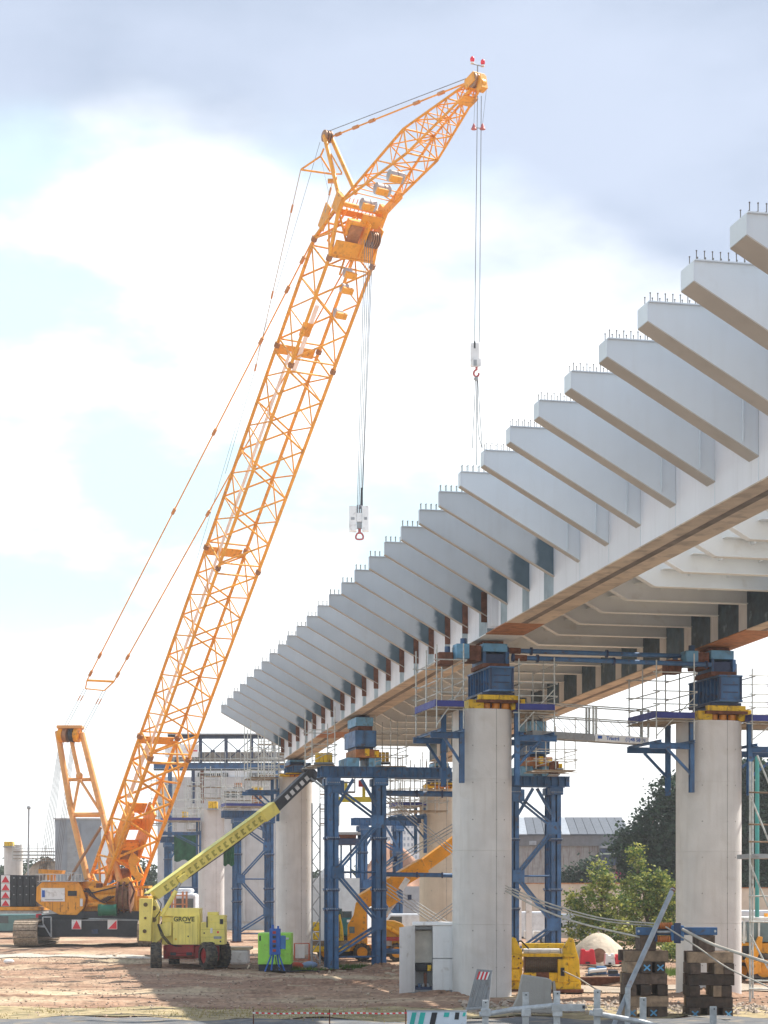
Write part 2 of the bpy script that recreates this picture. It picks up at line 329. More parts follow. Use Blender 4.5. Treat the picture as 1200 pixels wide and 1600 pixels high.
for k in range(K0, K1+1):
    t0 = tip(k); bw = bwl[k] if 0 <= k < 9 else (.9 if k < 0 else .22); near = k < 9
    ht = .46 if near else .5; dr = 2.9
    th = .02
    prof = [(0, 0), (CL, 0), (CL, -dr), (0, -ht)]
    def pnt(a, c, v=0): return t0+UX*a+V((0, 0, c))+VX*v
    rib = MB().prism([pnt(a, c, 0) for a, c in prof], VX*th).build('rib_web', WPAINT if near else RIBP, br)
    al = rib.data.attributes.new('along', 'FLOAT', 'POINT'); al.data.foreach_set('value', [0, CL, CL, 0]*2)
    slope = V((CL*UX.x, CL*UX.y, -(dr-ht))).normalized(); Ls = math.hypot(CL, dr-ht); nrm = slope.cross(VX).normalized()
    if nrm.z > 0: nrm = -nrm
    v0 = -.012 if near else -.11; v1 = bw if near else .11
    MB().obox(pnt(0, -ht), slope, VX, nrm, (0, Ls), (v0, v1), (.002, .032)).build('bottom_flange', mat('bounce_toned_underside', (.50, .455, .40), .6, var=.08, scale=.8, dirt=(1.5, .6, .3), dirtc=(.36, .32, .27), jitter=.05), rib)  # same rib paint; underside shade and warm ground bounce put into the colour
    MB().obox(t0, UX, VX, ZX, (0, CL), (-.07, max(bw, .11)), (.002, .03)).build('top_flange', WPAINT, rib)
    MB().obox(t0, UX, VX, ZX, (-.022, -.002), (-.02, v1), (-ht-.01, .002)).build('end_plate', WPAINT, rib)
    if near: MB().prism([pnt(a, c, bw-th-.01) for a, c in prof], VX*th).build('far_web', WPAINT, rib)
    st = MB()
    for a in np.arange(.06, CL-.05, .2):
        for v in (0.0, max(.12, bw*.55)):
            p = t0+UX*a+VX*v+V((0, 0, .03)); st.tube(p, p+V((0, 0, .2)), .012, 5); st.tube(p+V((0, 0, .2)), p+V((0, 0, .225)), .021, 5)
    st.build('shear_studs', STUD, rib, kind='stuff')
    if not near:
        if k >= 12:
            MB().obox(t0, UX, VX, ZX, (CL-.26, CL-.02), (-.05, -.006), (-dr-.25, -1.9)).build('splice_plate', RUST, rib)
    # fillet stiffener on the rib near the root
    MB().obox(t0, UX, VX, ZX, (CL-.5, CL-.485), (-.07, -.001), (-dr+.35, -.01)).build('stiffener', WPAINT, rib) if near else None
for k in range(K0, K1):
    a0, a1 = rt(k), rt(k+1)
    for g, u0 in ((0, 0.), (1, SEP)):
        for ui, side in ((0., -1), (GW, 1)):
            o0, o1 = a0+UX*(u0+ui), a1+UX*(u0+ui)
            if g == 0: m = WEBW if (side < 0 and k >= 0) else WEBW
            else: m = PRIMER if side < 0 and k >= 1 else GIRDW
            wb = MB().prism([o0, o1, o1-ZX*GD, o0-ZX*GD], UX*(.02 if side > 0 else -.02)).build('web_panel', m, br)
            if g == 0 and side < 0:
                if k >= 9:
                    d = (o1-o0)
                    MB().prism([o0-UX*.0235+d*f-ZX*h for f, h in ((.0, .02), (.30 if k % 3 else .38, .02), (.30 if k % 3 else .38, GD-.02), (.0, GD-.02))], -UX*.004).build('joint_strip', STRIPE, br)
                    if k in (11, 22): 
                        for f in (.42, .5, .62):
                            MB().prism([o0+d*f-UX*.02, o0+d*(f+.012)-UX*.02, o0+d*(f+.012)-UX*.02-ZX*(GD-.03), o0+d*f-UX*.02-ZX*(GD-.03)], -UX*.28).build('stiffener', WEBW, br)
                        MB().prism([o0-UX*.0235+d*f-ZX*h for f, h in ((.64, .02), (.98, .02), (.98, GD-.02), (.64, GD-.02))], -UX*.004).build('joint_strip', PRIMER, br)
                else:
                    d = (o1-o0); MB().prism([o0+d*.0-UX*.02, o0+d*.008-UX*.02, o0+d*.008-UX*.02-ZX*(GD-.03), o0-UX*.02-ZX*(GD-.03)], -UX*.012).build('weld_seam', WPAINT, br)
            if g == 1 and side < 0:      # pale stiffeners on the inner face of the right girder
                d = (o1-o0)
                MB().prism([o0-UX*.022+d*f-ZX*h for f, h in ((.0, .02), (.27, .02), (.27, GD-.02), (.0, GD-.02))], -UX*.012).build('stiffener_plate', GIRDW, br)
        m = RUSTO if (g == 0 and k in (11, 24)) or (g == 1 and k in (11, 12)) else SOFF
        if k == 12 and g == 0: m = CREAM
        e = .06
        MB().prism([a0+UX*(u0-e)-ZX*(GD+.002), a0+UX*(u0+GW+e)-ZX*(GD+.002), a1+UX*(u0+GW+e)-ZX*(GD+.002), a1+UX*(u0-e)-ZX*(GD+.002)], -ZX*.04).build('bottom_flange', m, br)
        if m is SOFF:
            MB().prism([a0+UX*(u0+.55)-ZX*(GD+.046), a0+UX*(u0+.82)-ZX*(GD+.046), a1+UX*(u0+.82)-ZX*(GD+.046), a1+UX*(u0+.55)-ZX*(GD+.046)], -ZX*.004).build('skid_mark_strip', mat('dark_skid_strip', (.20, .17, .15), .8, var=.3, scale=1.2), br)
        MB().prism([a0+UX*(u0-.1)+ZX*.032, a0+UX*(u0+GW+.1)+ZX*.032, a1+UX*(u0+GW+.1)+ZX*.032, a1+UX*(u0-.1)+ZX*.032], ZX*.03).build('top_flange', WPAINT, br)
    if k >= 10:   # precast slabs added between the girders to cast solid shade below
        MB().prism([a0+UX*(GW+.3)+ZX*.07, a0+UX*(SEP-.3)+ZX*.07, a1+UX*(SEP-.3)+ZX*.07-VX*.04, a1+UX*(GW+.3)+ZX*.07-VX*.04], ZX*.2).build('added_deck_slab', CONC2, br)
for k in range(K0, K1+1):
    o = rt(k)
    P = lambda a, c, v=0: o+UX*a+V((0, 0, c))+VX*v
    prof = [(GW+.03, 0), (SEP-.03, 0), (SEP-.03, -2.55), (5., -2.55), (GW+.03, -.65)]
    cb = MB().prism([P(a, c) for a, c in prof], VX*.02).build('cross_beam', CREAM, br)
    MB().obox(P(0, 0), UX, VX, ZX, (5., SEP-.05), (-.17, .19), (-2.585, -2.553)).build('lower_flange', CREAM, cb)
    d = (P(5., -2.55)-P(GW+.03, -.65)); Ld = d.length; d.normalize(); nn = d.cross(VX).normalized()
    if nn.z > 0: nn = -nn
    MB().obox(P(GW+.03, -.65), d, VX, nn, (0, Ld), (-.17, .19), (.002, .034)).build('haunch_flange', CREAM, cb)
    MB().obox(P(0, 0), UX, VX, ZX, (5.3, SEP-1.0), (-.34, -.002), (-1.92, -1.90)).build('shelf_plate', CREAM, cb)
    for a in (6.4, 8.): MB().obox(P(0, 0), UX, VX, ZX, (a, a+.05), (-.33, -.002), (-2.1, -1.922)).build('gusset', CREAM, cb)
    # right cantilever
    if k >= 0 and k % 1 == 0:
        o2 = rt(k, SEP+GW); Q = lambda a, c: o2+UX*a+V((0, 0, c))
        MB().prism([Q(.03, 0), Q(CL, 0), Q(CL, -.5), Q(.03, -2.9)], VX*.02).build('rib_web', WPAINT, br)
bb = MB().prism([rt(29, 0, -.0)+VX*.03, rt(29, GW)+VX*.03, rt(29, GW, -GD)+VX*.03, rt(29, 0, -GD)+VX*.03], VX*.03).build('end_diaphragm', GIRDW, br)
# ------------------------------------------------------------------ piers
def pier(px, Y, h, wid, lab, m=CONC, base=-.4, dep=None):
    c = V((gx(px, Y), Y, 0)); r = wid/2
    t = thing('bridge_pier', lab, 'bridge pier', c, 'concrete bridge piers')
    def ring(z, g=0):
        pts = []; n = 40; a_, b_ = r-g, (dep or wid*.95)/2-g
        for i in range(n):
            a = 2*math.pi*i/n; cx, cy = math.cos(a), math.sin(a); e = .72
            pts.append(c+UX*(a_*math.copysign(abs(cx)**e, cx))+VX*(b_*math.copysign(abs(cy)**e, cy))+ZX*z)
        return pts
    b = MB(); lifts = [base, 3., 6.1, 9.1, h]; n = 40
    for i in range(4):
        b = MB(); A = ring(lifts[i]+(.012 if i else 0)); B = ring(lifts[i+1]-.012)
        b.add(A+B, [(j, (j+1) % n, n+(j+1) % n, n+j) for j in range(n)], True)
        C = ring(lifts[i+1], .015); D = ring(lifts[i], .015)
        b.add(B+C, [(j, (j+1) % n, n+(j+1) % n, n+j) for j in range(n)]); b.add(D+A, [(j, (j+1) % n, n+(j+1) % n, n+j) for j in range(n)])
        b.add(C, [tuple(range(n))]); b.add(D, [tuple(range(n-1, -1, -1))])
        b.build('concrete_lift', m, t)
    for z in np.arange(1.2, h-.4, 1.55):
        for a in (-.55, .3, .8):
            q = ring(z); i0 = int(40*((a*.12)+.75)) % 40; p = q[i0]; nrm = (p-c-ZX*z).normalized()
            MB().tube(p-nrm*.004, p+nrm*.006, .03, 8).build('tie_hole', mat('tie_hole_grout', (.33, .32, .30), .9), t)
    for s_ in (.27,):   # formwork seam
        pt(t, 'formwork_seam', mat('dark_seam_grey', (.30, .29, .28), .9), ring(base)[int(n*.78)]-VX*.0, ring(h)[int(n*.78)], .012, 5)  # thin dark grey line up the pier face
    return t
pier(753, 80.4, 12.05, 2.42, 'tall concrete pier right behind the white cabinet, under the left girder')
pier(1107, 82.6, 11.75, 2.68, 'wide concrete pier behind the timber stacks at the right')
pier(459, 130, 12.05, 2.46, 'concrete pier behind the green generator under the bridge end')
pier(330, 180, 11.9, 2.45, 'slim concrete pier behind the lime yellow lift boom')
pier(684, 133, 11.4, 2.5, 'tan concrete pier half hidden behind the nearest pier', m=conc('warm_pier_concrete', (.56, .50, .41)))
pier(395, 215, 9.3, 2.3, 'distant pale pier between the blue tower legs')
pier(21, 245, 10., 2.4, 'farthest concrete pier at the left edge beyond the crane counterweight')
pier(128, 240, 8.6, 2.2, 'distant pier seen through the crane gantry legs')
pier(262, 235, 9.5, 2.4, 'distant pier behind the lattice boom foot')
# ------------------------------------------------------------------ jacking stacks
def stack(c, z0, z1, lab, big=True):
    """temporary jack tower between pier top and girder; c is the plan centre"""
    t = thing('jacking_stack', lab, 'jacking frame', (c.x, c.y, z0), 'temporary jacking stacks under the girders')
    o = V((c.x, c.y, 0)); H = z1-z0
    def B(name, m, a, v, z, bev=.01): return MB().obox(o, UX, VX, ZX, a, v, (z0+z[0]*H, z0+z[1]*H)).build(name, m, t, bev=bev)
    for i, a in enumerate((-.42, 0, .42)):
        p = o+UX*a-VX*.8+ZX*(z0+.002); MB().tube(p, p+ZX*.085*H, .17, 14).build('jack', mat('orange_jack_paint', (.72, .27, .03), .4), t)
        p = o+UX*a+VX*.8+ZX*(z0+.002); MB().tube(p, p+ZX*.085*H, .17, 14).build('jack', mat('orange_jack_paint', (.72, .27, .03), .4), t)
    B('shim_block', YEL, (-1.25, -.6), (-1.1, -.3), (.0, .13)); B('shim_block', YEL, (.62, 1.2), (-1.1, -.3), (.0, .15)); B('shim_block', RED, (.65, 1.1), (.2, .8), (0, .12))
    B('spreader_plate', RUST, (-.95, .95), (-1.3, 1.3), (.088, .125)); B('packing_frame', YEL, (-.85, .9), (-1.2, -.9), (.13, .2)); B('packing_frame', BLUE, (-.6, .7), (-.88, 1.2), (.128, .2))
    B('spreader_plate', BLUED, (-.7, .7), (-1.2, 1.4), (.203, .24))
    a0, a1 = -.5, .58
    bx = B('jacking_beam', BLUE, (a0+.1, a1-.1), (-1.55, 1.9), (.27, .57), 0)
    B('lower_flange', BLUE, (a0, a1), (-1.62, 1.97), (.242, .268)); B('upper_flange', BLUE, (a0, a1), (-1.62, 1.97), (.572, .596))
    for v in np.arange(-1.5, 1.9, .42): B('stiffener', BLUE, (a0+.01, a0+.098), (v, v+.03), (.27, .57), 0); B('stiffener', BLUE, (a1-.098, a1-.01), (v, v+.03), (.27, .57), 0)
    for a in (a0+.02, a1-.1): MB().obox(o, UX, VX, ZX, (a, a+.08), (-1.6, -1.552), (z0+.27*H, z0+.57*H)).build('end_stiffener', BLUED, t)
    for zz_ in (.36, .46): B('bolt_row', BLUED, (a0+.2, a1-.2), (-1.575, -1.552), (zz_, zz_+.015), 0)
    B('shoe_plate', RUST, (-.6, .55), (-1.0, 1.0), (.6, .66))
    B('bearing_box', BLUED, (-.45, .4), (-.8, .8), (.662, .8)); B('box_side', BLUE, (-.58, -.46), (-.95, .9), (.662, .83)); B('box_side', BLUE, (.41, .55), (-.95, .9), (.662, .83))
    B('top_bearing', BLUEL, (-.55, .5), (-.85, .7), (.835, .95)); B('neoprene_pad', RUST, (-.5, .4), (-.6, .6), (.952, .995))
    if big:
        B('guide_bracket', BLUEL, (-1.75, -1.2), (-1.0, -.3), (.72, .93)); B('guide_bracket', RUST, (-2.4, -1.8), (-.6, .2), (.64, .82)); B('guide_bracket', RUST, (-1.15, -.62), (-.8, .4), (.7, .92))
        p = o+UX*-1.95-VX*.2+ZX*(z0+.83*H); MB().tube(p, p+ZX*.25, .12, 12).build('guide_pin', BLUE, t); p = o+UX*-1.35-VX*.6+ZX*(z0+.935*H); MB().tube(p, p+ZX*.25, .14, 12).build('guide_pin', BLUE, t)
    return t
def under(Y, u=0.):    # plan centre under a girder at depth Y and z of its soffit
    k = (Y-41.4-UX.y*(CL+u+GW/2))/3; p = rt(k, u+GW/2); return p, p.z-GD-.045
p, z = under(80.6); stack(p, 12.05, z, 'blue jacking beam stack on the nearest pier under the left girder')
S1 = (p.copy(), z)
p, z = under(82.8, SEP); stack(p, 11.75, z, 'blue jacking beam stack on the right pier under the right girder'); S2 = (p.copy(), z)
p, z = under(107.5)
T1c = p.copy(); T1z = z
p, z = under(129.4); stack(p, 12.05, z, 'low dark packing stack on the pier at the bridge end', False)
p, z = under(132, SEP); stack(p, 11.4, z, 'packing stack on the tan pier behind the nearest pier', False)
# struts between the two near stacks
for zz_, v, lab in ((.88, -.3, 'upper'), (.74, -1.2, 'lower')):
    zA = 12.05+(S1[1]-12.05)*zz_; zB = 11.75+(S2[1]-11.75)*zz_
    A = V((S1[0].x, S1[0].y, zA))+UX*.6+VX*v; B_ = V((S2[0].x, S2[0].y, zB))-UX*.7+VX*v
    t = thing('tie_pipe', lab+' blue steel pipe running across between the two near jacking stacks', 'pipe', A, 'blue tie pipes between the near stacks')
    pt(t, 'pipe', BLUE, A, B_, .1, 14)
    for f in (.0, .12, .5, .97):
        q = A.lerp(B_, f); pt(t, 'pipe_flange', BLUED, q, q+(B_-A).normalized()*.08, .17, 14)
    pt(t, 'screw_end', RUST, A.lerp(B_, .005), A.lerp(B_, .07), .13, 12)
# ------------------------------------------------------------------ scaffold platforms
def scaffold(o, ur, vr, zd, ztop, zlow, lab, beams=True, nu=2, nv=3, toe=True, side=-1, strut=3.2):
    """o plan centre, ur/vr extents across/along the bridge, deck height zd"""
    o = V((o.x, o.y, 0)); t = thing('scaffold_platform', lab, 'scaffold', o+UX*ur[0]+VX*vr[0]+ZX*zlow, 'scaffold platforms around the piers')
    P = lambda a, v, z: o+UX*a+VX*v+ZX*z
    for i, a in enumerate(np.linspace(ur[0], ur[1], nu)):
        for j, v in enumerate(np.linspace(vr[0], vr[1], nv)):
            h = ztop+random.uniform(-.5, .35); pt(t, 'standard', TUBE, P(a, v, zlow+.25), P(a, v, h), .03, 6)
    for z in (zd+.55, zd+1.1, zd+1.9):
        if z > ztop-.1: continue
        for a in (ur[0], ur[1]): pt(t, 'guard_rail', TUBE, P(a+.05, vr[0]-.2, z), P(a+.05, vr[1]+.2, z), .026, 6)
        for v in (vr[0], vr[1]): pt(t, 'guard_rail', TUBE, P(ur[0]-.15, v, z+.06), P(ur[1]+.15, v, z+.06), .026, 6)
    pt(t, 'brace', TUBE, P(ur[0], vr[0]-.04, zlow+.4), P(ur[1], vr[0]-.04, zd+.9), .024, 6)
    n = max(2, int((ur[1]-ur[0])/.24)); du = (ur[1]-ur[0])/n
    for i in range(n): MB().obox(o, UX, VX, ZX, (ur[0]+i*du+.01, ur[0]+(i+1)*du-.01), (vr[0]-.15, vr[1]+.15), (zd-.05+random.uniform(0, .015), zd)).build('deck_board', DECKB, t)
    if toe:
        MB().obox(o, UX, VX, ZX, (ur[0]-.06, ur[0]-.03), (vr[0], vr[1]), (zd+.01, zd+.3)).build('toe_board', TARPB, t)
        MB().obox(o, UX, VX, ZX, (ur[0]-.0, ur[1]), (vr[0]-.08, vr[0]-.05), (zd+.01, zd+.26)).build('toe_board', TARPB, t)
    for v in (vr[0]+.2, vr[1]-.2): pt(t, 'transom', TUBE, P(ur[0]-.2, v, zd-.09), P(ur[1]+.2, v, zd-.09), .03, 6)
    if beams:
        for v in (vr[0]+.3, vr[1]-.3):
            inner, outer = (ur[1], ur[0]) if side < 0 else (ur[0], ur[1])
            pi_(t, 'bracket_beam', BLUE, P(outer-.2*(-side), v, zlow), P(inner, v, zlow), .18, .26, .03)
            pi_(t, 'bracket_post', BLUE, P(inner-.09*(-side)*-1*0, v, zlow-strut*.62), P(inner, v, zd), .2, .2, .03, up=VX)
            pb(t, 'bracket_brace', BLUE, P(outer+(inner-outer)*.35, v, zlow-.12), P(inner, v, zlow-strut*.38), .11)
        for a in (ur[0]+.1, ur[1]-.1): pi_(t, 'edge_beam', BLUE, P(a, vr[0]-.3, zlow+.16), P(a, vr[1]+.3, zlow+.16), .1, .12, .02)
    return t
PC1 = V((gx(753, 80.4), 80.4, 0)); PC2 = V((gx(1107, 82.6), 82.6, 0))
scaffold(PC1, (-2.35, -1.2), (-1.5, 2.2), 12.05, 14.6, 10.9, 'scaffold platform on blue brackets at the left side of the nearest pier')
scaffold(PC1, (1.25, 2.8), (-1.3, 1.8), 12.0, 14.4, 10.85, 'scaffold platform on blue brackets at the right side of the nearest pier', side=1)
scaffold(PC2, (-3., -1.3), (-1.6, 1.8), 11.75, 14.2, 10.6, 'scaffold platform on blue brackets at the left side of the right pier')
scaffold(PC2, (1.35, 3.6), (-1.6, 1.8), 11.7, 14.1, 10.5, 'scaffold platform on blue brackets at the right side of the right pier', side=1)
PC3 = V((gx(684, 133), 133, 0)); scaffold(PC3, (-3., -1.2), (-1.5, 2), 10.2, 13.5, 9.4, 'scaffold platform at the left side of the tan pier', strut=4)
PC4 = V((gx(330, 180), 180, 0))
scaffold(PC4, (1.2, 5.2), (-1.5, 1.5), 12.2, 15.5, 11.2, 'scaffold bay right of the slim pier in front of the pale hall', nu=4)
scaffold(PC4, (-4.6, -1.2), (-1.5, 1.5), 10.8, 14.2, 9.6, 'scaffold bay left of the slim pier in front of the pale hall', nu=4)
PC5 = V((gx(459, 130), 130, 0)); scaffold(PC5, (-3.2, -1.3), (-1.5, 1.5), 12.0, 15.6, 11.0, 'scaffold platform at the left of the pier at the bridge end', nu=3, toe=False)
# walkway truss between the near piers
A = at(832, 1152, 80.6); B_ = at(1013, 1163, 82.4)
wt = thing('walkway', 'slim suspended footbridge truss with lettered side beam between the two near piers', 'footbridge', A)
Dw = (B_-A); LW = Dw.length; Dh = V((Dw.x, Dw.y, 0)).normalized(); Sd = V((-Dh.y, Dh.x, 0))
M_ = A+Dw*.525
for off in (0, .7):
    MB().bar(A+Sd*off+ZX*.15, M_+Sd*off+ZX*.15, .08, .30).build('side_beam', GREY, wt); MB().bar(M_+Sd*off+ZX*.15+Dw.normalized()*.05, B_+Sd*off+ZX*.15, .08, .30).build('side_beam', WHITE if off == 0 else GREY, wt)
    for z in (.95, 1.5): pt(wt, 'hand_rail', TUBE, A+Sd*off+ZX*z, B_+Sd*off+ZX*z, .03, 6)
    for f in (.0, .52, .545, 1): pt(wt, 'rail_post', TUBE, A+Dw*f+Sd*off+ZX*.3, A+Dw*f+Sd*off+ZX*1.52, .05, 6)
    for f in (.03, .2, .36, .56, .72, .88): pt(wt, 'suspension_wire', CABLE, A+Dw*f+Sd*off+ZX*.98, A+Dw*(f+.13)+Sd*off+ZX*.3, .012, 5)
for i in range(10): MB().obox(A, Dh, Sd, ZX, (i*LW/10+.01, (i+1)*LW/10-.01), (.06, .64), (.02+i*(Dw.z/10), .05+i*(Dw.z/10))).build('deck_panel', GALV, wt)
rot = (math.pi/2, math.asin(-Dw.z/LW)*1., math.atan2(Dh.y, Dh.x))
MB().obox(A+Dw*.555+ZX*.17-Sd*.048, Dh, Sd, ZX, (0, .2), (-.003, 0), (-.06, .07)).build('logo_mark', SIGNB, wt)
def slant(o): o.rotation_euler = (Matrix((Dw.normalized(), Dw.normalized().cross(-Sd)*-1, -Sd)).transposed()).to_euler(); return o
slant(text(wt, 'Tractel', SIGNB, A+Dw*.685+ZX*.15-Sd*.046, .21, bold=.006)); slant(text(wt, '(1)48 58 91', SIGNB, A+Dw*.885+ZX*.15-Sd*.046, .21, bold=.004))
# ------------------------------------------------------------------ blue support towers
def tower(c, zt, ua, beam, lab, base=-.1, dv=1.0, lw=.24, pack=True, wide=None):
    c = V((c.x, c.y, 0)); t = thing('support_tower', lab, 'support tower', c+ZX*base, 'blue steel support towers')
    P = lambda a, v, z: c+UX*a+VX*v+ZX*z; H = zt-.62
    for a in ua:
        for v in (0, dv):
            for s_ in (-lw/2-.05, lw/2+.05):
                pi_(t, 'column', BLUE, P(a+s_, v, base), P(a+s_, v, H), lw, .34, .035, up=VX)
            for z in (3.3, 4.4, 7.3): 
                if z < H-1: MB().obox(c, UX, VX, ZX, (a-lw-.12, a+lw+.12), (v-.26, v+.26), (z, z+.09)).build('joint_plate', BLUE, t); MB().obox(c, UX, VX, ZX, (a-lw-.09, a+lw+.09), (v-.24, v+.24), (z-.08, z-.005)).build('joint_plate', BLUED, t)
            MB().obox(c, UX, VX, ZX, (a-lw-.15, a+lw+.15), (v-.3, v+.3), (H-.45, H-.02)).build('column_head', BLUE, t, bev=.02)
            MB().obox(c, UX, VX, ZX, (a-lw-.2, a+lw+.2), (v-.35, v+.35), (base-.02, base+.06)).build('base_plate', RUST, t)
    a0, a1 = ua[0]+lw, ua[-1]-lw; hs = [v_*H/10.73 for v_ in (.75, 2.5, 5.4, 8.25, 10.2)]
    for i in range(4):
        (A_, B2) = ((a1, a0) if i % 2 else (a0, a1))
        pq = (P(A_, -.16, hs[i]+.15), P(B2, -.16, hs[i+1]-.15))
        [MB().bar(pq[1]+ZX*o_, pq[0]+ZX*o_, .12, .12, up=VX).build('diagonal_brace', BLUE, t) for o_ in (-.12, .12)]
        MB().obox(c, UX, VX, ZX, (B2-.35, B2+.35), (-.26, -.20), (hs[i+1]-.35, hs[i+1]+.35)).build('gusset_plate', BLUE, t)
    for z in (hs[2], hs[1]*.25): pt(t, 'cross_pipe', BLUE, P(a0, .2, z), P(a1, .2, z), .06, 10)
    bb2 = MB()
    for a in ua:
        for z in (3.3, 4.4, 7.3, H-.3):
            for dx in (-.3, -.18, -.06, .06, .18, .3):
                p = P(a+dx, -.27, z+(.05 if z < H-.5 else 0)); bb2.tube(p, p-VX*.05, .028, 6)
    bb2.build('splice_bolts', GALV, t, kind='stuff')
    for v in (-.0, dv):
        pi_(t, 'cap_beam', BLUE, P(beam[0], v, zt-.3), P(beam[1], v, zt-.3), .34, .6, .04)
    for a in np.arange(beam[0]+.1, beam[1], .42): MB().obox(c, UX, VX, ZX, (a, a+.025), (-.168, -.018), (zt-.555, zt-.045)).build('web_stiffener', BLUE, t)
    for sd in (a0, a1):
        pq = (P(sd, -.1, H-1.6), P(sd+(.9 if sd == a0 else -.9), -.1, H-.1)); MB().bar(pq[0], pq[1], .16).build('knee_brace', BLUE, t)
    return t
def packs(c, z0, z1, lab):
    t = thing('jacking_stack', lab, 'jacking frame', (c.x, c.y, z0), 'temporary jacking stacks under the girders'); o = V((c.x, c.y, 0)); H = z1-z0
    def B(name, m, a, v, z, bev=.01): return MB().obox(o, UX, VX, ZX, a, v, (z0+z[0]*H, z0+z[1]*H)).build(name, m, t, bev=bev)
    B('seat_box', BLUEL, (-1.0, -.3), (-.4, 2.2), (0, .17)); B('seat_box', BLUEL, (.25, .95), (-.4, 2.2), (0, .17))
    B('spreader_plate', RUSTO, (-.55, .8), (-.6, 2.3), (.172, .33)); B('jack_block', YEL, (-.05, .2), (-.75, -.61), (.2, .34)); B('jack_block', YEL, (.5, .75), (-.72, -.61), (.175, .3))
    B('pad', BLUED, (-.5, .5), (-.4, 2), (.332, .38)); B('jacking_box', BLUE, (-.62, .6), (-.7, 2.4), (.382, .7)); 
    for a in (-.62, -.1, .54): B('stiffener', BLUE, (a, a+.05), (-.75, -.702), (.382, .7), 0)
    B('shoe_plate', RUST, (-.42, .42), (-.5, 2.), (.703, .79)); B('top_bearing', BLUEL, (-.55, .45), (-.6, 1.8), (.793, .96)); B('pad', BLUED, (-.3, .3), (-.3, 1.5), (.962, .995))
    return t
CAPZ = 11.35
tower(T1c-VX*.8, CAPZ, (-1.78, .96), (-2.5, 5.1), 'near blue support tower left of the nearest pier, with a long cap beam')
packs(T1c-VX*.6, CAPZ+.003, T1z, 'stack of blue, rust and light blue blocks on the near tower cap beam')
p2, z2 = under(109.8, SEP)
tower(p2-VX*.8, CAPZ-.4, (-1.42, 1.1), (-2.2, 1.95), 'blue support tower standing between the nearest pier and the warehouse')
packs(p2-VX*.6, CAPZ-.397, z2, 'stack of yellow and rusty blocks on the tower right of the nearest pier')
p = at(596, 1385, 152); tower(V((p.x, p.y, 0)), 10.1, (-1.45, 1.45), (-2.3, 3.6), 'farther blue tower seen through the legs of the near tower', lw=.22)
p = at(396, 1385, 160); tower(V((p.x, p.y, 0)), 11.0, (-1.35, 1.4), (-2.6, 2.4), 'blue tower between the slim pier and the pier behind the generator', lw=.25)
p = at(283, 1385, 190); tower(V((p.x, p.y, 0)), 9.6, (-1.3, 1.5), (-2.0, 3.4), 'blue tower left of the slim pier, behind the lattice boom', lw=.24)
p = at(130, 1385, 238); tower(V((p.x+2.4, p.y, 0)), 8.2, (-1.2, 1.2), (-2.4, 2.2), 'small distant blue tower behind the crane gantry', lw=.24)
for i, (yy, x0, x1, r) in enumerate(((1239, 599, 712, .17), (1366, 599, 712, .13), (1486, 598, 640, .16))):
    A = at(x0, yy, 107.6); B_ = at(x1, yy+2, 109.5) if i < 2 else at(x1+70, yy+3, 109.5)
    t = thing('tie_pipe', ('thick blue pipe just under the cap beam, running from tower to pier', 'blue pipe at mid height between the near tower and the pier', 'low blue pipe near the ground, going behind the white cabinet')[i], 'pipe', A, 'blue pipes joining the towers')
    pt(t, 'pipe', BLUE, A, B_, r, 14)
    for f in (.02, .45, .8): q = A.lerp(B_, f); pt(t, 'pipe_collar', BLUED, q, q+V((.09, 0, 0)), r*1.35, 14)
# steel rod cross bracing right of the near tower
t = thing('rod_bracing', 'bundles of thin crossed steel rods between the near tower and the nearest pier', 'bracing', at(600, 1500, 112))
for (a, b, n) in (((594, 1232, 108), (712, 1328, 113), 3), ((598, 1352, 112), (712, 1285, 108), 3), ((598, 1376, 108), (712, 1448, 113), 4), ((650, 1452, 113), (712, 1408, 109), 3)):
    for i in range(n):
        pt(t, 'rod', GALV, at(a[0], a[1]+i*5.5, a[2]), at(b[0], b[1]+i*5.5, b[2]), .03, 6)
for q in ((640, 1402), (655, 1282), (618, 1342)): px_(t, 'turnbuckle', BLUED, q[0]-3, q[0]+3, q[1]-4, q[1]+4, 109.6, 109.9)
# slender lattice ladder mast beside the near tower
lm = thing('lattice_mast', 'slender grey lattice mast standing just left of the near blue tower', 'mast', at(492, 1508, 112))
for x in (487.5, 500): pt(lm, 'mast_leg', GREY, at(x, 1508, 112), at(x, 1255, 112), .045, 6)
ysn = np.linspace(1505, 1258, 15)
for i in range(14): pt(lm, 'lacing', GREY, at(487.5 if i % 2 else 500, ysn[i], 112), at(500 if i % 2 else 487.5, ysn[i+1], 112), .028, 5)
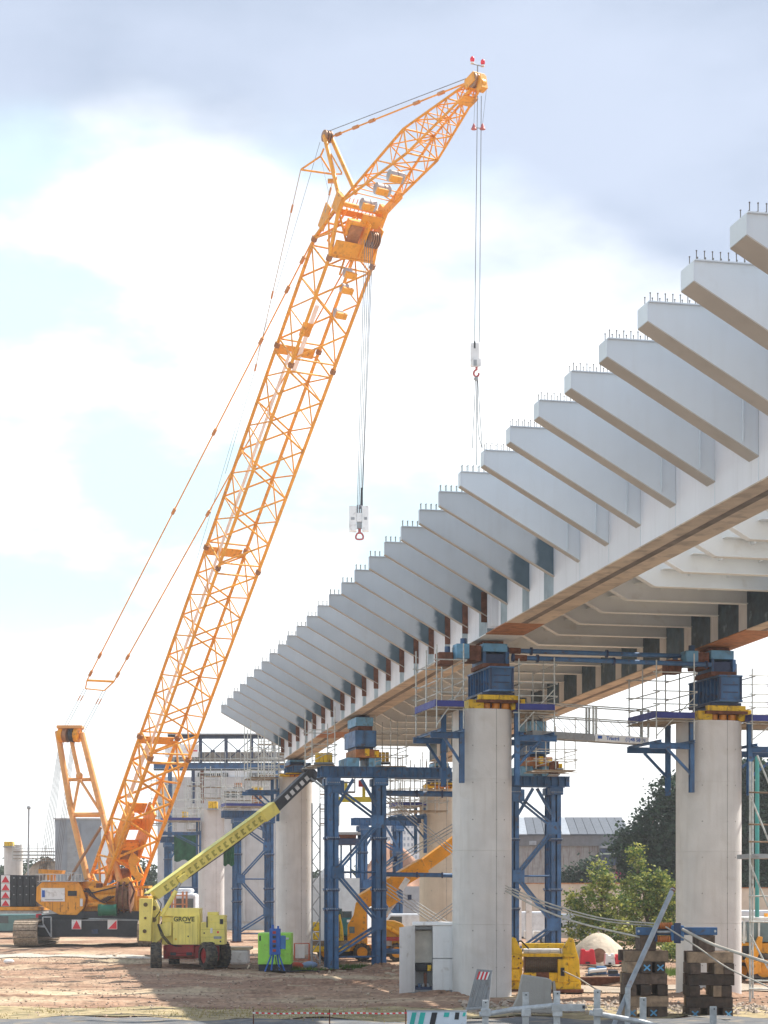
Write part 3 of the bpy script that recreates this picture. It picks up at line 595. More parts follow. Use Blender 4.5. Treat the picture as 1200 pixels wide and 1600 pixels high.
# yellow boxes and stored packing on scaffolds
for j, (x0, x1, y0, y1, Y, m, lab) in enumerate(((492, 519, 1176, 1191, 107, YEL, 'yellow ribbed block left of the near tower packing stack'), (584, 608, 1175, 1190, 107, YEL, 'yellow ribbed block right of the near tower packing stack'),
        (325, 339, 1252, 1263, 178, YEL, 'yellow block on top of the slim pier'), (391, 409, 1229, 1241, 186, YEL, 'yellow block with rusty lower part beside the pale hall'), (391, 409, 1242, 1256, 186, RUSTO, 'rusty block under the yellow one beside the pale hall'),
        (366, 377, 1223, 1229, 190, RUSTO, 'small rusty block on the scaffold of the pale hall'), (860, 873, 1189, 1209, 107, RUST, 'rusty block on the high scaffold right of the nearest pier'), (873, 879, 1193, 1200, 107, YEL, 'small yellow block beside the rusty one on the high scaffold'),
        (6, 20, 1315, 1322, 243, YEL, 'yellow block on the farthest left pier'), (124, 137, 1308, 1316, 238, YEL, 'yellow block on the distant pier behind the gantry'), (284, 292, 1268, 1282, 189, YEL, 'yellow block on the blue tower left of the slim pier'))):
    t = thing('packing_block', lab, 'block', at((x0+x1)/2, y1, Y), 'packing blocks stored up high'); n = max(2, (x1-x0)//6)
    for i in range(n): px_(t, 'block_segment', m, x0+i*(x1-x0)/n+.2, x0+(i+1)*(x1-x0)/n-.2, y0, y1, Y, Y+1.2, bev=.02)
    px_(t, 'tray', GREY, x0-2, x1+2, y1+.2, y1+2, Y-.1, Y+1.4)
t = scaffold(V((gx(868, 107), 107, 0)), (-1.3, 1.0), (-.5, 1.4), 11.15, 14.0, 10.95, 'light scaffold cage on the tower cap beam right of the nearest pier', beams=False, toe=False, nu=3, nv=2)
t = scaffold(V((gx(550, 107), 107, 0)), (-2.4, -1.1), (-.6, 1.6), 11.4, 14.4, 11.2, 'scaffold cage at the left end of the near tower top', beams=False, toe=False, nu=2, nv=2)
t = scaffold(V((gx(550, 107), 107, 0)), (1.2, 3.0), (-.6, 1.6), 11.4, 14.2, 11.2, 'scaffold cage at the right end of the near tower top', beams=False, toe=False, nu=3, nv=2)
t = scaffold(V((gx(650, 120), 120, 0)), (-1.3, 1.9), (-.6, 1.6), 9.4, 12.8, 8.9, 'tall thin scaffold poles between the tower and the tan pier', beams=False, toe=False, nu=5, nv=2)
# yellow frame hanging under the cap beam
t = thing('lifting_frame', 'yellow lifting frame seen between the legs of the near blue tower', 'lifting frame', at(550, 1250, 128))
YG = mat('pale_yellow_paint', (.62, .55, .06), .5, var=.15)
px_(t, 'cross_beam', YG, 520, 582, 1245, 1253, 128, 128.5); px_(t, 'upright', YG, 566, 571, 1222, 1245, 128.1, 128.4); px_(t, 'upright', YG, 538, 543, 1221, 1245, 128.1, 128.4); px_(t, 'weight', RED, 560, 569, 1219, 1229, 127.7, 128.08)
# right scaffold stair tower at the picture edge
t = thing('scaffold_tower', 'pale scaffold ladder tower at the right picture edge beside the right pier', 'scaffold', at(1180, 1550, 78))
for x, Y in ((1172, 77), (1212, 77), (1176, 79.5), (1215, 79.5)): pt(t, 'standard', TUBE, at(x, HORZ, Y)-ZX*4.7, at(x, 1190, Y), .045, 8)
for y in (1238, 1288, 1315, 1400, 1440, 1532, 1545): pt(t, 'ledger', TIMBL if y < 1330 else TUBE, at(1170, y, 76.9), at(1216, y+1, 76.9), .04, 6)
for a, b in (((1183, 1180), (1216, 1260)), ((1172, 1243), (1214, 1345)), ((1172, 1350), (1214, 1450)), ((1172, 1460), (1214, 1540))): pt(t, 'diagonal_brace', TUBE, at(*a, 76.8), at(*b, 76.8), .04, 6)
MB().bpx(1170, 1216, 1334, 1341, 77, 79.6).build('deck_board', GREY, t)
pt(t, 'teal_pole', mat('teal_pole_paint', (.08, .35, .33), .5), at(1183, 1433, 80), at(1183, 1182, 80), .09, 10)
# ------------------------------------------------------------------ lattice boom crane
bX = V((.3489, -.5807, .7356)); wX = V((.8572, .515, 0)); nX = V((.3788, -.6305, -.6775)); bo = V((-16.8275, 145, 15.219)); BWd, BDp = 3.17, 2.64
bX.normalize(); wX.normalize(); nX.normalize()
def bp_(t, s_, d): return bo+bX*t+wX*(s_*BWd/2)+nX*(d*BDp/2)
cr = thing('crawler_crane', 'huge orange lattice boom crawler crane with angled fly jib', 'crane', (gx(130, 150), 150, 0))
def chord(par, p, q, r): return pt(par, 'chord', ORANGE, p, q, r, 8)
def lac(par, p, q, r=.045): return pt(par, 'lacing_bar', ORANGE, p, q, r, 5)
def section(t0, t1, n, r=.12, lr=1., name='boom_section'):
    s = thing(name, '', '', bp_(t0, 0, 0)); del s['label']; del s['category']; s.parent = cr; s.location = bp_(t0, 0, 0)-OFF[cr]
    cs = ((-1, -1), (1, -1), (-1, 1), (1, 1))
    for c in cs: chord(s, bp_(t0, *c), bp_(t1, *c), r)
    ts = np.linspace(t0+.45, t1-.45, n+1)
    for i in range(n):
        a, b = ts[i], ts[i+1]
        for f, (p, q) in enumerate((((-1, 1), (1, 1)), ((-1, -1), (1, -1)), ((-1, -1), (-1, 1)), ((1, -1), (1, 1)))):
            if (i+f//2) % 2: p, q = q, p
            lac(s, bp_(a, *p), bp_(b, *q), (.07 if f < 2 else .058)*lr)
            if f >= 2: lac(s, bp_(b, *p), bp_(b, *q), .05*lr)
    for tt in (t0+.45, t1-.45):
        for p, q in (((-1, 1), (1, 1)), ((-1, -1), (1, -1)), ((-1, -1), (-1, 1)), ((1, -1), (1, 1))): lac(s, bp_(tt, *p), bp_(tt, *q), .07*lr)
    for c in cs: pt(s, 'pin_joint', mat('dark_pin_steel', (.30, .13, .05), .6), bp_(t1-.16, *c), bp_(t1+.16, *c), r*1.7, 8)
    return s
section(-14.6, 0, 7, .15, 1.5); section(0, 17.24, 9); section(17.24, 33.23, 8); section(33.23, 40.77, 3)
# foot: upper chords run on, lower chords fold to the pins
ft = thing('boom_foot', '', '', bp_(-16, 0, 0)); del ft['label']; del ft['category']; ft.parent = cr; ft.location = bp_(-16, 0, 0)-OFF[cr]
for s_ in (-1, 1):
    pin = bp_(-17.2, s_, .2)
    chord(ft, bp_(-14.6, s_, -1), pin, .14); chord(ft, bp_(-14.6, s_, 1), pin, .14); lac(ft, bp_(-15.6, s_, -.6), bp_(-14.6, s_, 1), .06)
    MB().tube(pin-wX*.25, pin+wX*.25, .3, 14).build('foot_pin', ORANGE, ft)
lac(ft, bp_(-16, -1, -.5), bp_(-14.7, 1, -1), .07); lac(ft, bp_(-16, 1, -.5), bp_(-14.7, -1, -1), .07)
def bbox(par, name, m, t, s_, d, bev=.02):
    return MB().obox(bo, bX, wX*(BWd/2), nX*(BDp/2), t, s_, d).build(name, m, par, bev=bev)
# catwalk and inner plates
bbox(cr, 'boom_catwalk', PINK, (-2, 12), (-.44, -.3), (-.86, -.84), 0); bbox(cr, 'boom_catwalk', PINK, (12.1, 33), (-.44, -.3), (-.86, -.84), 0)
bbox(cr, 'boom_catwalk', PINK, (31.5, 36.5), (.0, .2), (-.86, -.84), 0); bbox(cr, 'boom_catwalk', PINK, (-6, -.5), (-.62, -.4), (-.86, -.84), 0)
for t_ in (17.0, 33.0, -.3):
    bbox(cr, 'cross_plate', ORANGE, (t_-.35, t_+.35), (-.96, .8), (-.99, -.93))
bbox(cr, 'guide_roller_plate', ORANGE, (34.2, 35.2), (-.25, .25), (-.9, -.84))
# base winches between the chords
for (t_, s_, d, m) in (((-9.2, -8.0), (-.55, .62), (-.8, -.72), ORANGE), ((-12.6, -6.2), (-.62, -.5), (-.7, .5), ORANGE), ((-12.6, -6.2), (.55, .66), (-.7, .5), ORANGE), ((-7.4, -6.4), (-.5, .55), (-.8, -.72), ORANGE), ((-12, -9.6), (-.45, .5), (-.2, .1), ORANGE)):
    bbox(cr, 'boom_base_plate', m, t_, s_, d)
for t_, r in ((-10.9, .55), (-13.2, .5)):
    MB().tube(bp_(t_, -.48, -.1), bp_(t_, .52, -.1), r, 18).build('winch_drum', mat('greasy_drum', (.24, .13, .07), .5, var=.4, scale=4), cr)
    for s_ in (-.5, .53): MB().tube(bp_(t_, s_, -.1), bp_(t_, s_+.04, -.1), r*1.45, 20).build('drum_flange', ORANGE, cr)
# head
HD = thing('boom_head', '', '', bp_(41, 0, 0)); del HD['label']; del HD['category']; HD.parent = cr; HD.location = bp_(41, 0, 0)-OFF[cr]
hl, hr = bp_(43.9, -.95, .1), bp_(43.9, .95, .3)
for s_, h in ((-1, hl), (1, hr)):
    chord(HD, bp_(40.8, s_, -1), h, .13); chord(HD, bp_(40.8, s_, 1), h, .13); lac(HD, bp_(40.8, s_, 1), bp_(42.6, s_, -.35), .07); lac(HD, bp_(40.8, s_, -1), bp_(42.4, s_, .7), .07)
pt(HD, 'hinge_beam', ORANGE, hl, hr, .16, 10)
def hb(name, m, t, s_, d, bev=.02): return bbox(HD, name, m, t, s_, d, bev)
hb('head_plate', ORANGE, (40.9, 42.0), (-.95, .9), (.92, .98)); hb('head_plate', ORANGE, (41.6, 43.2), (-1.02, -.96), (-1.1, -.45)); hb('head_plate', ORANGE, (41.2, 43.4), (.22, .28), (.2, 1.1)); hb('head_plate', ORANGE, (41.2, 43.2), (.84, .90), (.2, 1.1))
hb('head_plate', ORANGE, (43.0, 43.8), (-.05, .80), (.62, .68)); hb('head_plate', RUSTO, (41.6, 43.0), (-.45, .1), (.72, .78)); hb('head_box', ORANGE, (42.2, 43.2), (-.5, .1), (.3, .7)); hb('hinge_bracket', ORANGE, (43.3, 44.4), (-1.06, -.86), (-.35, .3)); hb('hinge_bracket', ORANGE, (43.0, 44.3), (.84, 1.06), (-.1, .55))
for a, b_ in (((40.8, -1, -1), (43.2, 0, 0)), ((40.8, -1, 1), (42.6, .3, .3)), ((40.8, 1, -1), (43., .2, -.3)), ((40.8, 0, 1), (43.4, -.9, .1)), ((40.9, -1, 1), (41, 1, 1)), ((42.2, -1, .3), (42.2, 1, .5)), ((42.2, -1, -.5), (42.2, 1, -.5)), ((39.8, -.3, 1), (42.6, -.1, .4)), ((40.8, -.4, -1), (43.6, -.5, 0)), ((40.8, .5, -1), (43.6, .7, 0))): lac(HD, bp_(*a), bp_(*b_), .075)
for i in range(5):
    q = bp_(42.5, .32+i*.1, 1.05); MB().tube(q, q+wX*.07, .52, 20).build('sheave', mat('sheave_steel', (.33, .17, .09), .45, metal=.2, var=.3), HD)
hb('ladder_panel', ORANGE, (42.9, 43.3), (-.8, .8), (-.5, -.42))
for s_ in np.linspace(-.7, .75, 9): lac(HD, bp_(43.3, s_, -.45), bp_(44.1, s_, -.45), .03)
def rollers(par, c, n=2, sz=.32, axis=wX):
    b = thing('rope_guide', '', '', c); del b['label']; del b['category']; b.parent = par; b.location = c-OFF[par]
    jn_ = -nX*1.
    RG = mat('grey_roller', (.42, .40, .42), .5, var=.3)
    for i in range(n): MB().tube(c+axis*(i*.5-.3)+jn_*.12, c+axis*(i*.5+.12)+jn_*.12, sz, 14).build('roller', RG, b)
    MB().obox(c, axis, bX, nX, (-.36, .42), (-.22, .2), (.06, .3)).build('roller_bracket', ORANGE, b, bev=.03)
for q in ((546, 428, 120.5), (541, 452, 121.5), (531, 491, 123)): rollers(cr, at(*q), 1, .3)
# fly jib
jf = (hl+hr)/2; jt = V((5.3, 108.17, 50.45)); jX = (jt-jf).normalized(); jn = jX.cross(wX).normalized(); JL = (jt-jf).length
if jn.z < 0: jn = -jn
jb = thing('fly_jib', '', '', jf); del jb['label']; del jb['category']; jb.parent = cr; jb.location = jf-OFF[cr]
def jp(t, s_, d, wd=2.15, dp=1.62): return jf+jX*t+wX*(s_*wd/2)+jn*(d*dp/2)
mid = 7.2
for s_, h in ((-1, hl), (1, hr)):
    for d in (-1, 1):
        chord(jb, h, jp(mid, s_, d), .085); chord(jb, jp(mid, s_, d), jp(JL-.3, s_, d, .55, .5), .075)
def jc(t, s_, d):      # point on a jib chord
    if t <= mid:
        h = hl if s_ < 0 else hr; return h.lerp(jp(mid, s_, d), t/mid)
    return jp(mid, s_, d).lerp(jp(JL-.3, s_, d, .55, .5), (t-mid)/(JL-.3-mid))
tsj = [1.6, 2.8, 4.2, 5.7, 7.2, 8.3, 9.3, 10.2, 11.1, 12.0, 12.8]
for i, t_ in enumerate(tsj):
    for f, (p, q) in enumerate((((-1, 1), (1, 1)), ((-1, -1), (1, -1)), ((-1, -1), (-1, 1)), ((1, -1), (1, 1)))):
        if f < 2 or t_ > 2: lac(jb, jc(t_, *p), jc(t_, *q), .035 if t_ != mid else .06)
        if i+1 < len(tsj): lac(jb, jc(t_, *(p if i % 2 else q)), jc(tsj[i+1], *(q if i % 2 else p)), .045)
lac(jb, jc(mid, -1, -1), jc(mid, 1, 1), .035)
MB().obox(jf, jX, wX, jn, (.3, 2.6), (1.35, 1.42), (-.55, .1)).build('side_plate', ORANGE, jb)
for q in ((616, 277, 114.2), (595, 297, 116), (573, 321, 117.6)): rollers(cr, at(*q), 2, .36)
# jib head
MB().obox(jt, jX, wX, jn, (-.6, .35), (-.42, .42), (-.1, .5)).build('head_box', ORANGE, jb, bev=.03)
for i in range(4): q = jt+wX*(-.36+i*.2)+jX*.1+jn*.1; MB().tube(q, q+wX*.09, .42, 18).build('sheave', MC['sheave_steel'], jb)
q = jt+jX*.45-ZX*.35; MB().tube(q-wX*.12, q+wX*.12, .38, 18).build('sheave', ORANGE, jb)
MB().obox(jt, jX, wX, jn, (.2, .7), (-.2, .2), (-.7, .1)).build('nose_plate', ORANGE, jb)
MB().obox(jc(12.2, 0, -1), jX, wX, jn, (-.3, .5), (-.5, .5), (-.1, 0)).build('side_plate', ORANGE, jb)
lp = jt+jX*.2+jn*.5; lp2 = lp+ZX*.5; pt(jb, 'lamp_post', GREY, lp, lp2, .035, 6); pt(jb, 'lamp_post', GREY, lp2-wX*.36, lp2+wX*.36, .03, 6)
for s_ in (-1, 1):
    c = lp2+wX*(.36*s_); MB().sphere(c+ZX*.24, .13, 12, 8, (1, 1, 1.4)).build('warning_lamp', mat('red_lamp_glass', (.75, .03, .06), .25), jb); MB().tube(c, c+ZX*.08, .11, 10).build('lamp_base', WPLAS, jb)
# jib strut (A-frame mast)
sh, st_ = bp_(44.0, -.75, .2), at(510, 213, 121.5)
stt = thing('jib_mast', '', '', sh); del stt['label']; del stt['category']; stt.parent = cr; stt.location = sh-OFF[cr]
s2 = bp_(44.2, -.35, .2)+wX*.25
pt(stt, 'mast_leg', ORANGE, at(534, 322, 119.2), st_-wX*.15, .14, 10); pt(stt, 'mast_leg', ORANGE, at(556, 302, 118.5), st_+wX*.35, .14, 10)
lac(stt, at(518, 272, 120.6), at(534, 272, 119.9), .05); lac(stt, at(514, 235, 121), at(534, 270, 119.9), .05)
for d in (-.18, .02, .2): MB().tube(st_+wX*d, st_+wX*(d+.1), .38, 16).build('sheave', MC['sheave_steel'], stt)
for a, b in (((506, 232), (501, 244)), ((501, 244), (470, 265)), ((470, 265), (519, 272)), ((501, 244), (516, 268))): pt(stt, 'back_frame_bar', ORANGE, at(*a, 121.6), at(*b, 121.8), .06, 6)
MB().bpx(512, 522, 279, 284, 120.3, 120.6).build('bracket', ORANGE, stt)
def pend(a, b, r, m=ORANGE, links=(), name='pendant_rod'):
    pt(cr, name, m, a, b, r, 6)
    for f in links:
        q = a.lerp(b, f); d = (b-a).normalized(); pt(cr, 'pendant_link', mat('link_orange', (.55, .24, .08), .5, var=.2), q-d*.28, q+d*.28, r*2.3, 8)
pend(st_+wX*.3, jt+jn*.3, .05, links=(.06, .19, .31, .62, .78)); pend(st_+jX*.2+ZX*.2, jt+jn*.35+ZX*.2, .022, CABLE, name='rope')
pend(at(470, 265, 121.8), at(398, 580, 133), .03, mat('pale_rod', (.45, .38, .32), .5), (.18, .6, .98)); pend(at(519, 285, 120.3), at(508, 332, 119.5), .03, MC['pale_rod'], (.3,))
pend(at(398, 580, 133), at(352, 740, 138), .018, CABLE, name='rope'); pend(at(500, 222, 121.5), at(300, 900, 143), .015, CABLE, name='rope'); pend(at(500, 240, 121.6), at(520, 330, 119.6), .012, CABLE, name='rope')
# back stay pendants
sL, sR = at(136, 1063, 152.5), at(178, 1065, 151.5)
pend(bp_(40.6, -1.03, -1.05), sL, .055, links=(.035, .09, .19, .38, .56, .93, .98)); pend(bp_(40.6, 1.0, -1.05), sR, .055, links=(.56, .93, .98))
pt(cr, 'spreader_bar', ORANGE, sL, sR, .09, 8); sl2, sr2 = at(133.5, 1076, 152.8), at(163, 1079, 152.2)
for a, b in ((sL, sl2), (sR, sr2), (sl2, sr2)): pt(cr, 'spreader_bar', ORANGE, a, b, .055, 6)
gt_l, gt_r = at(103, 1134, 155), at(128, 1146, 154.5)
for d in (-.12, .12): pend(sl2+wX*d, gt_l+wX*d, .02, CABLE, (.25,), 'rope'); pend(sr2+wX*d, gt_r+wX*d, .02, CABLE, (.25,), 'rope')
# gantry
ga = thing('gantry', '', '', at(135, 1375, 151.5)); del ga['label']; del ga['category']; ga.parent = cr; ga.location = at(135, 1375, 151.5)-OFF[cr]
GO = mat('faded_orange_paint', (.74, .36, .12), .45, var=.12, scale=1, dirt=(3., .56, .4), dirtc=(.3, .16, .08))
for seg in (((90, 1143, 155), (112, 1272, 153.5), (137, 1374, 151.8)), ((128, 1146, 154.6), (160, 1272, 153.2), (187, 1376, 151.2))):
    for a, b in zip(seg[:-1], seg[1:]): MB().tube(at(*a), at(*b), .24, 12, .27).build('gantry_leg', GO, ga)
pt(ga, 'gantry_strut', GO, at(108, 1140, 154.8), at(124, 1214, 154), .17, 10); pt(ga, 'gantry_strut', GO, at(124, 1216, 154), at(114, 1270, 153.5), .12, 8); pt(ga, 'gantry_strut', GO, at(125, 1218, 154), at(158, 1270, 153.2), .12, 8)
pt(ga, 'cross_bar', GO, at(104, 1218, 154.2), at(145, 1218, 154), .15, 8); pt(ga, 'cross_bar', GO, at(112, 1273, 153.5), at(160, 1273, 153.3), .2, 8); MB().sphere(at(124, 1212, 154), .3).build('knuckle', GO, ga)
for x, m in ((94, ORANGE2), (101, MC['sheave_steel']), (111, BLACK), (118, ORANGE2)): MB().tube(at(x, 1148, 154.6), at(x+6, 1148.4, 154.5), .62, 18).build('gantry_sheave', m, ga)
MB().bpx(88, 128, 1133, 1138, 154, 155.4).build('gantry_cap', GO, ga, bev=.05)
for i in range(6): pt(ga, 'rope', CABLE, at(94+i*1.2, 1152, 155), at(61+i*3.2, 1362, 157), .022, 5)
for i in range(4): pt(ga, 'rope', CABLE, at(112+i*1.6, 1158, 155), at(84+i*3, 1366, 156), .022, 5)
MB().ppx(((60, 1358), (98, 1360), (96, 1366), (82, 1367), (82, 1378), (74, 1378), (73, 1366), (60, 1365)), 155, 156.5).build('rope_anchor', ORANGE, cr)
pt(cr, 'back_strut', mat('brown_rod', (.35, .2, .12), .6), at(158, 1292, 150), at(104, 1380, 152), .12, 8)
pt(cr, 'boom_stop', GO, at(170, 1300, 151), at(186, 1378, 150), .2, 10)
# superstructure
MB().ppx(((57, 1386), (66, 1378), (122, 1377), (128, 1386), (134, 1404), (130, 1420), (120, 1430), (92, 1429), (62, 1413), (56, 1408)), 148.6, 152.5).build('machinery_house', ORANGE, cr, bev=.05)
px_(cr, 'name_board', WPLAS, 64, 101, 1387.5, 1408.5, 148.5, 148.59)
pn = px_(cr, 'board_emblem', SIGNB, 65.5, 70, 1391, 1402, 148.46, 148.495)
px_(cr, 'board_stripe', GREY, 70, 98, 1405, 1406, 148.46, 148.495)
px_(cr, 'muffler', GALV, 65, 76, 1375.5, 1379.5, 149.5, 150); px_(cr, 'door_plate', WPLAS, 125, 129, 1404, 1416, 148.5, 148.6)
for i in range(14): pt(cr, 'rail_post', mat('pale_rail', (.6, .55, .5), .5), at(56+i*5.5, 1379, 152), at(56+i*5.5, 1366, 152), .025, 5)
pt(cr, 'rail', MC['pale_rail'], at(56, 1366, 152), at(128, 1366, 152), .03, 5)
px_(cr, 'slewing_frame', ORANGE, 130, 214, 1391, 1424, 149.6, 153.5, bev=.05)
for y, x0, x1, r in ((1393, 141, 188, .33), (1403, 139, 186, .36), (1413, 138, 166, .25)): MB().tube(at(x0, y, 149.2), at(x1, y-1, 149.1), r, 16).build('hydraulic_drum', ORANGE, cr)
MB().tube(at(186, 1404, 148.8), at(204, 1404, 148.6), .9, 18).build('winch_drum', MC['greasy_drum'], cr)
for x in (184, 193, 203): MB().tube(at(x, 1402, 148.7), at(x+2, 1402, 148.7), 1.25, 22).build('drum_flange', RUST, cr)
MB().ppx(((128, 1378), (150, 1376), (160, 1384), (196, 1382), (206, 1388), (206, 1394), (130, 1394)), 150, 152).build('deck_housing', ORANGE, cr, bev=.05)
MB().ppx(((184, 1376), (200, 1370), (208, 1384), (205, 1392), (190, 1392)), 149, 149.5).build('bracket', ORANGE, cr)
MB().path([at(130, 1392, 148.8), at(146, 1395, 148.7), at(160, 1391, 148.7), at(178, 1387, 148.6), at(194, 1382, 148.8)], .06).build('hose', BLACK, cr)
MB().path([at(196, 1384, 148.4), at(205, 1380, 148.2), at(210, 1392, 148.1), at(204, 1410, 148.2), at(194, 1424, 148.3)], .08).build('hose', RUST, cr)
MB().bpx(205, 232, 1400, 1424, 150, 152.5).build('side_locker', ORANGE2, cr, bev=.05)
MB().bpx(206, 232, 1384, 1388, 150, 152.5).build('side_step', ORANGE2, cr)
for x in (209, 214, 219, 224): pt(cr, 'rail_post', ORANGE2, at(x, 1400, 150), at(x, 1386, 150), .05, 6)
for i in range(5): px_(cr, 'panel_gap', RUST, 70+i*12, 70.4+i*12, 1410, 1425-abs(i-2)*1.5, 148.56, 148.59)
px_(cr, 'louvre', BLACK, 106, 120, 1392, 1400, 148.56, 148.59); px_(cr, 'walkway_plate', GALV, 58, 130, 1376.6, 1377.6, 148.2, 152.4)
for x in (106, 112, 118): pt(cr, 'rail_post', GALV, at(x, 1377, 148.4), at(x, 1364, 148.4), .03, 5)
pt(cr, 'rail', GALV, at(104, 1364, 148.4), at(121, 1364, 148.4), .03, 5)
for k_ in range(4): MB().path([at(132+k_*2, 1388, 148.9), at(140+k_*3, 1399+k_, 148.7), at(156+k_*2, 1408+k_, 148.6), at(170+k_*3, 1400, 148.6)], .04, 6).build('hose', BLACK if k_ % 2 else RUST, cr)
for x, y0, y1 in ((138, 1384, 1393), (150, 1380, 1392), (170, 1386, 1396)): px_(cr, 'engine_unit', ORANGE2 if x != 150 else RUST, x, x+9, y0, y1, 149, 149.6, bev=.04)
for i, x in enumerate(np.linspace(16.5, 56, 5)[:-1]):
    for y in (1371, 1384, 1397): px_(cr, 'lifting_lug', GREY, x+4, x+6, y, y+1.6, 150.9, 150.99)
GD_ = mat('green_drum_paint', (.01, .12, .07), .4)
for x0, x1, r in ((154, 159, .48), (159, 177, .44), (177, 182, .48)): MB().tube(at(x0, 1422, 147.4), at(x1, 1422, 147.4), r, 18).build('green_barrel', GD_, cr)
MB().ppx(((206, 1330), (219, 1343), (212, 1350), (216, 1362), (224, 1370), (216, 1378), (205, 1366), (200, 1345)), 150, 150.4).build('hook_plate', ORANGE2, cr)
MB().ppx(((130, 1434), (120, 1439), (60, 1437), (60, 1430), (130, 1424), (222, 1424), (232, 1430), (232, 1437)), 148.7, 153).build('slew_ring', BLACK, cr)
px_(cr, 'undercarriage_beam', BLACK, 60, 236, 1437.5, 1464, 148, 151, bev=.05); px_(cr, 'beam_lip', GREY, 120, 236, 1437, 1438.6, 147.9, 148)
px_(cr, 'beam_recess', BLUED, 143, 153, 1452, 1459, 147.8, 147.99); px_(cr, 'undercarriage_beam', BLACK, 50, 236, 1440, 1462, 153, 155, bev=.05)
def warn(par, x0, x1, y0, y1, Y, flip=False):
    w_ = px_(par, 'warning_sign', WPLAS, x0, x1, y0, y1, Y-.06, Y)
    m_ = (x0+x1)/2 if not flip else x1-1
    MB().ppx(((x0+1, y1-.7), (x1-.7, y1-.7), (m_, y0+1)), Y-.075, Y-.062).build('red_triangle', REDP, w_)
warn(cr, 112, 127, 1437, 1452, 147.9); warn(cr, 168, 183, 1437, 1452, 147.9, True)
for i, x in enumerate(np.linspace(16.5, 56, 5)[:-1]): px_(cr, 'counterweight', BLACK, x+.1, x+9.75, 1367.5, 1416.5, 151+.0, 155, bev=.05)
px_(cr, 'counterweight', BLACK, 0, 16.2, 1367, 1416.5, 151.1, 155)
for i in range(4): warn(cr, 1.5, 15.5, 1367.5+i*12.6, 1379.5+i*12.2, 151.05)
px_(cr, 'counterweight_tray', ORANGE, -20, 64, 1417, 1422.5, 151, 155.2); px_(cr, 'counterweight', BLACK, -25, -.4, 1367, 1416.5, 151, 155)
px_(cr, 'counterweight_rail', GALV, -20, 64, 1423, 1427, 151.4, 155); px_(cr, 'red_reflector', REDP, 56, 65, 1428, 1434, 149, 149.1)
def track(px0, px1, Y0, lab):
    x0, x1 = gx(px0, Y0), gx(px1, Y0); t = thing('crawler_track', '', '', V(((x0+x1)/2, Y0, 0))); del t['label']; del t['category']; t.parent = cr; t.location = V(((x0+x1)/2, Y0, 0))-OFF[cr]
    Lt, R = 8.6, .92; zc = R+.06; n = 46; per = 2*Lt+2*math.pi*R
    for i in range(n):
        s_ = i/n*per
        def pos(s_):
            s_ %= per
            if s_ < Lt: return V((0, Y0+R+s_, zc+R)), V((0, 1, 0))
            s_ -= Lt
            if s_ < math.pi*R: a = math.pi/2-s_/R; return V((0, Y0+R+Lt+R*math.cos(a), zc+R*math.sin(a))), V((0, math.sin(a), -math.cos(a)))
            s_ -= math.pi*R
            if s_ < Lt: return V((0, Y0+R+Lt-s_, zc-R)), V((0, -1, 0))
            s_ -= Lt; a = -math.pi/2-s_/R; return V((0, Y0+R+R*math.cos(a), zc+R*math.sin(a))), V((0, math.sin(a), -math.cos(a)))
        p, d = pos(s_); nrm = V((1, 0, 0)).cross(d); p.x = 0; ln = per/n*.46
        MB().obox(V(((x0+x1)/2, p.y, p.z)), V((1, 0, 0)), d, nrm, (-(x1-x0)/2, (x1-x0)/2), (-ln, ln), (-.04, .06)).obox(V(((x0+x1)/2, p.y, p.z)), V((1, 0, 0)), d, nrm, (-(x1-x0)/2*.95, (x1-x0)/2*.95), (-.03, .03), (-.10, .10)).build('track_shoe', BROWNT, t, bev=.012)
    MB().box(x0+.25, x1-.25, Y0+.5, Y0+Lt+1.3, .35, 1.65).build('track_frame', BLACK, t)
track(20, 58, 146.2, ''); track(214, 250, 146.2, '')
MB().path([at(67, 1433, 147.5), at(80, 1433, 147.5), at(80, 1464, 147.5), at(67, 1443, 147.5), at(67, 1433, 147.5)], .06).build('step_ladder', GALV, cr)
pt(cr, 'step_arm', GALV, at(58, 1447, 147.5), at(70, 1448, 147.5), .09, 6)
# hoist ropes and hook blocks
def hookblock(name, lab, ropes, top, bot, Y, wpx):
    pass
HY = 118.6
h1 = thing('hook_block', 'white main hook block with red double hook hanging on four ropes from the boom head', 'hook block', at(561, 795, HY))
for i, (a, b) in enumerate((((570, 375), (558.2, 795)), ((573, 375), (560.6, 795)), ((576.5, 375), (563, 795)), ((580, 378), (566, 765)), ((582.5, 378), (566.8, 765)))): pt(h1, 'hoist_rope', CABLE, at(a[0], a[1], HY), at(b[0], b[1], HY), .022, 5)
px_(h1, 'rope_socket', BLACK, 563.5, 567, 762, 790, HY-.08, HY+.08)
for x0, x1 in ((545.5, 557), (566, 576.5)): px_(h1, 'cheek_weight', WPLAS, x0, x1, 790, 829, HY-.35, HY+.35, bev=.04); px_(h1, 'cheek_slot', GREY, x0+3, x1-3, 808, 812, HY-.37, HY-.355)
for x in (557.5, 560.5, 563.5): MB().tube(at(x, 797, HY), at(x+2, 797, HY), .33, 18).build('sheave', mat('block_sheave', (.14, .14, .16), .5), h1)
px_(h1, 'block_body', WPLAS, 557.3, 565.7, 801, 815, HY-.25, HY+.25, bev=.03); px_(h1, 'block_body', GREY, 557.6, 565.4, 816, 825, HY-.2, HY+.2)
REDH = mat('faded_red_hook', (.48, .12, .12), .5, var=.2)
pt(h1, 'shank', REDH, at(561.8, 824, HY), at(561.8, 834, HY), .09, 10)
for s_ in (-1, 1): MB().path([at(561.8, 832, HY), at(561.8+s_*4, 834, HY), at(561.8+s_*6, 838.5, HY), at(561.8+s_*5, 842.5, HY), at(561.8, 843, HY)], .06, 8).build('hook', REDH, h1)
JY = 107.9
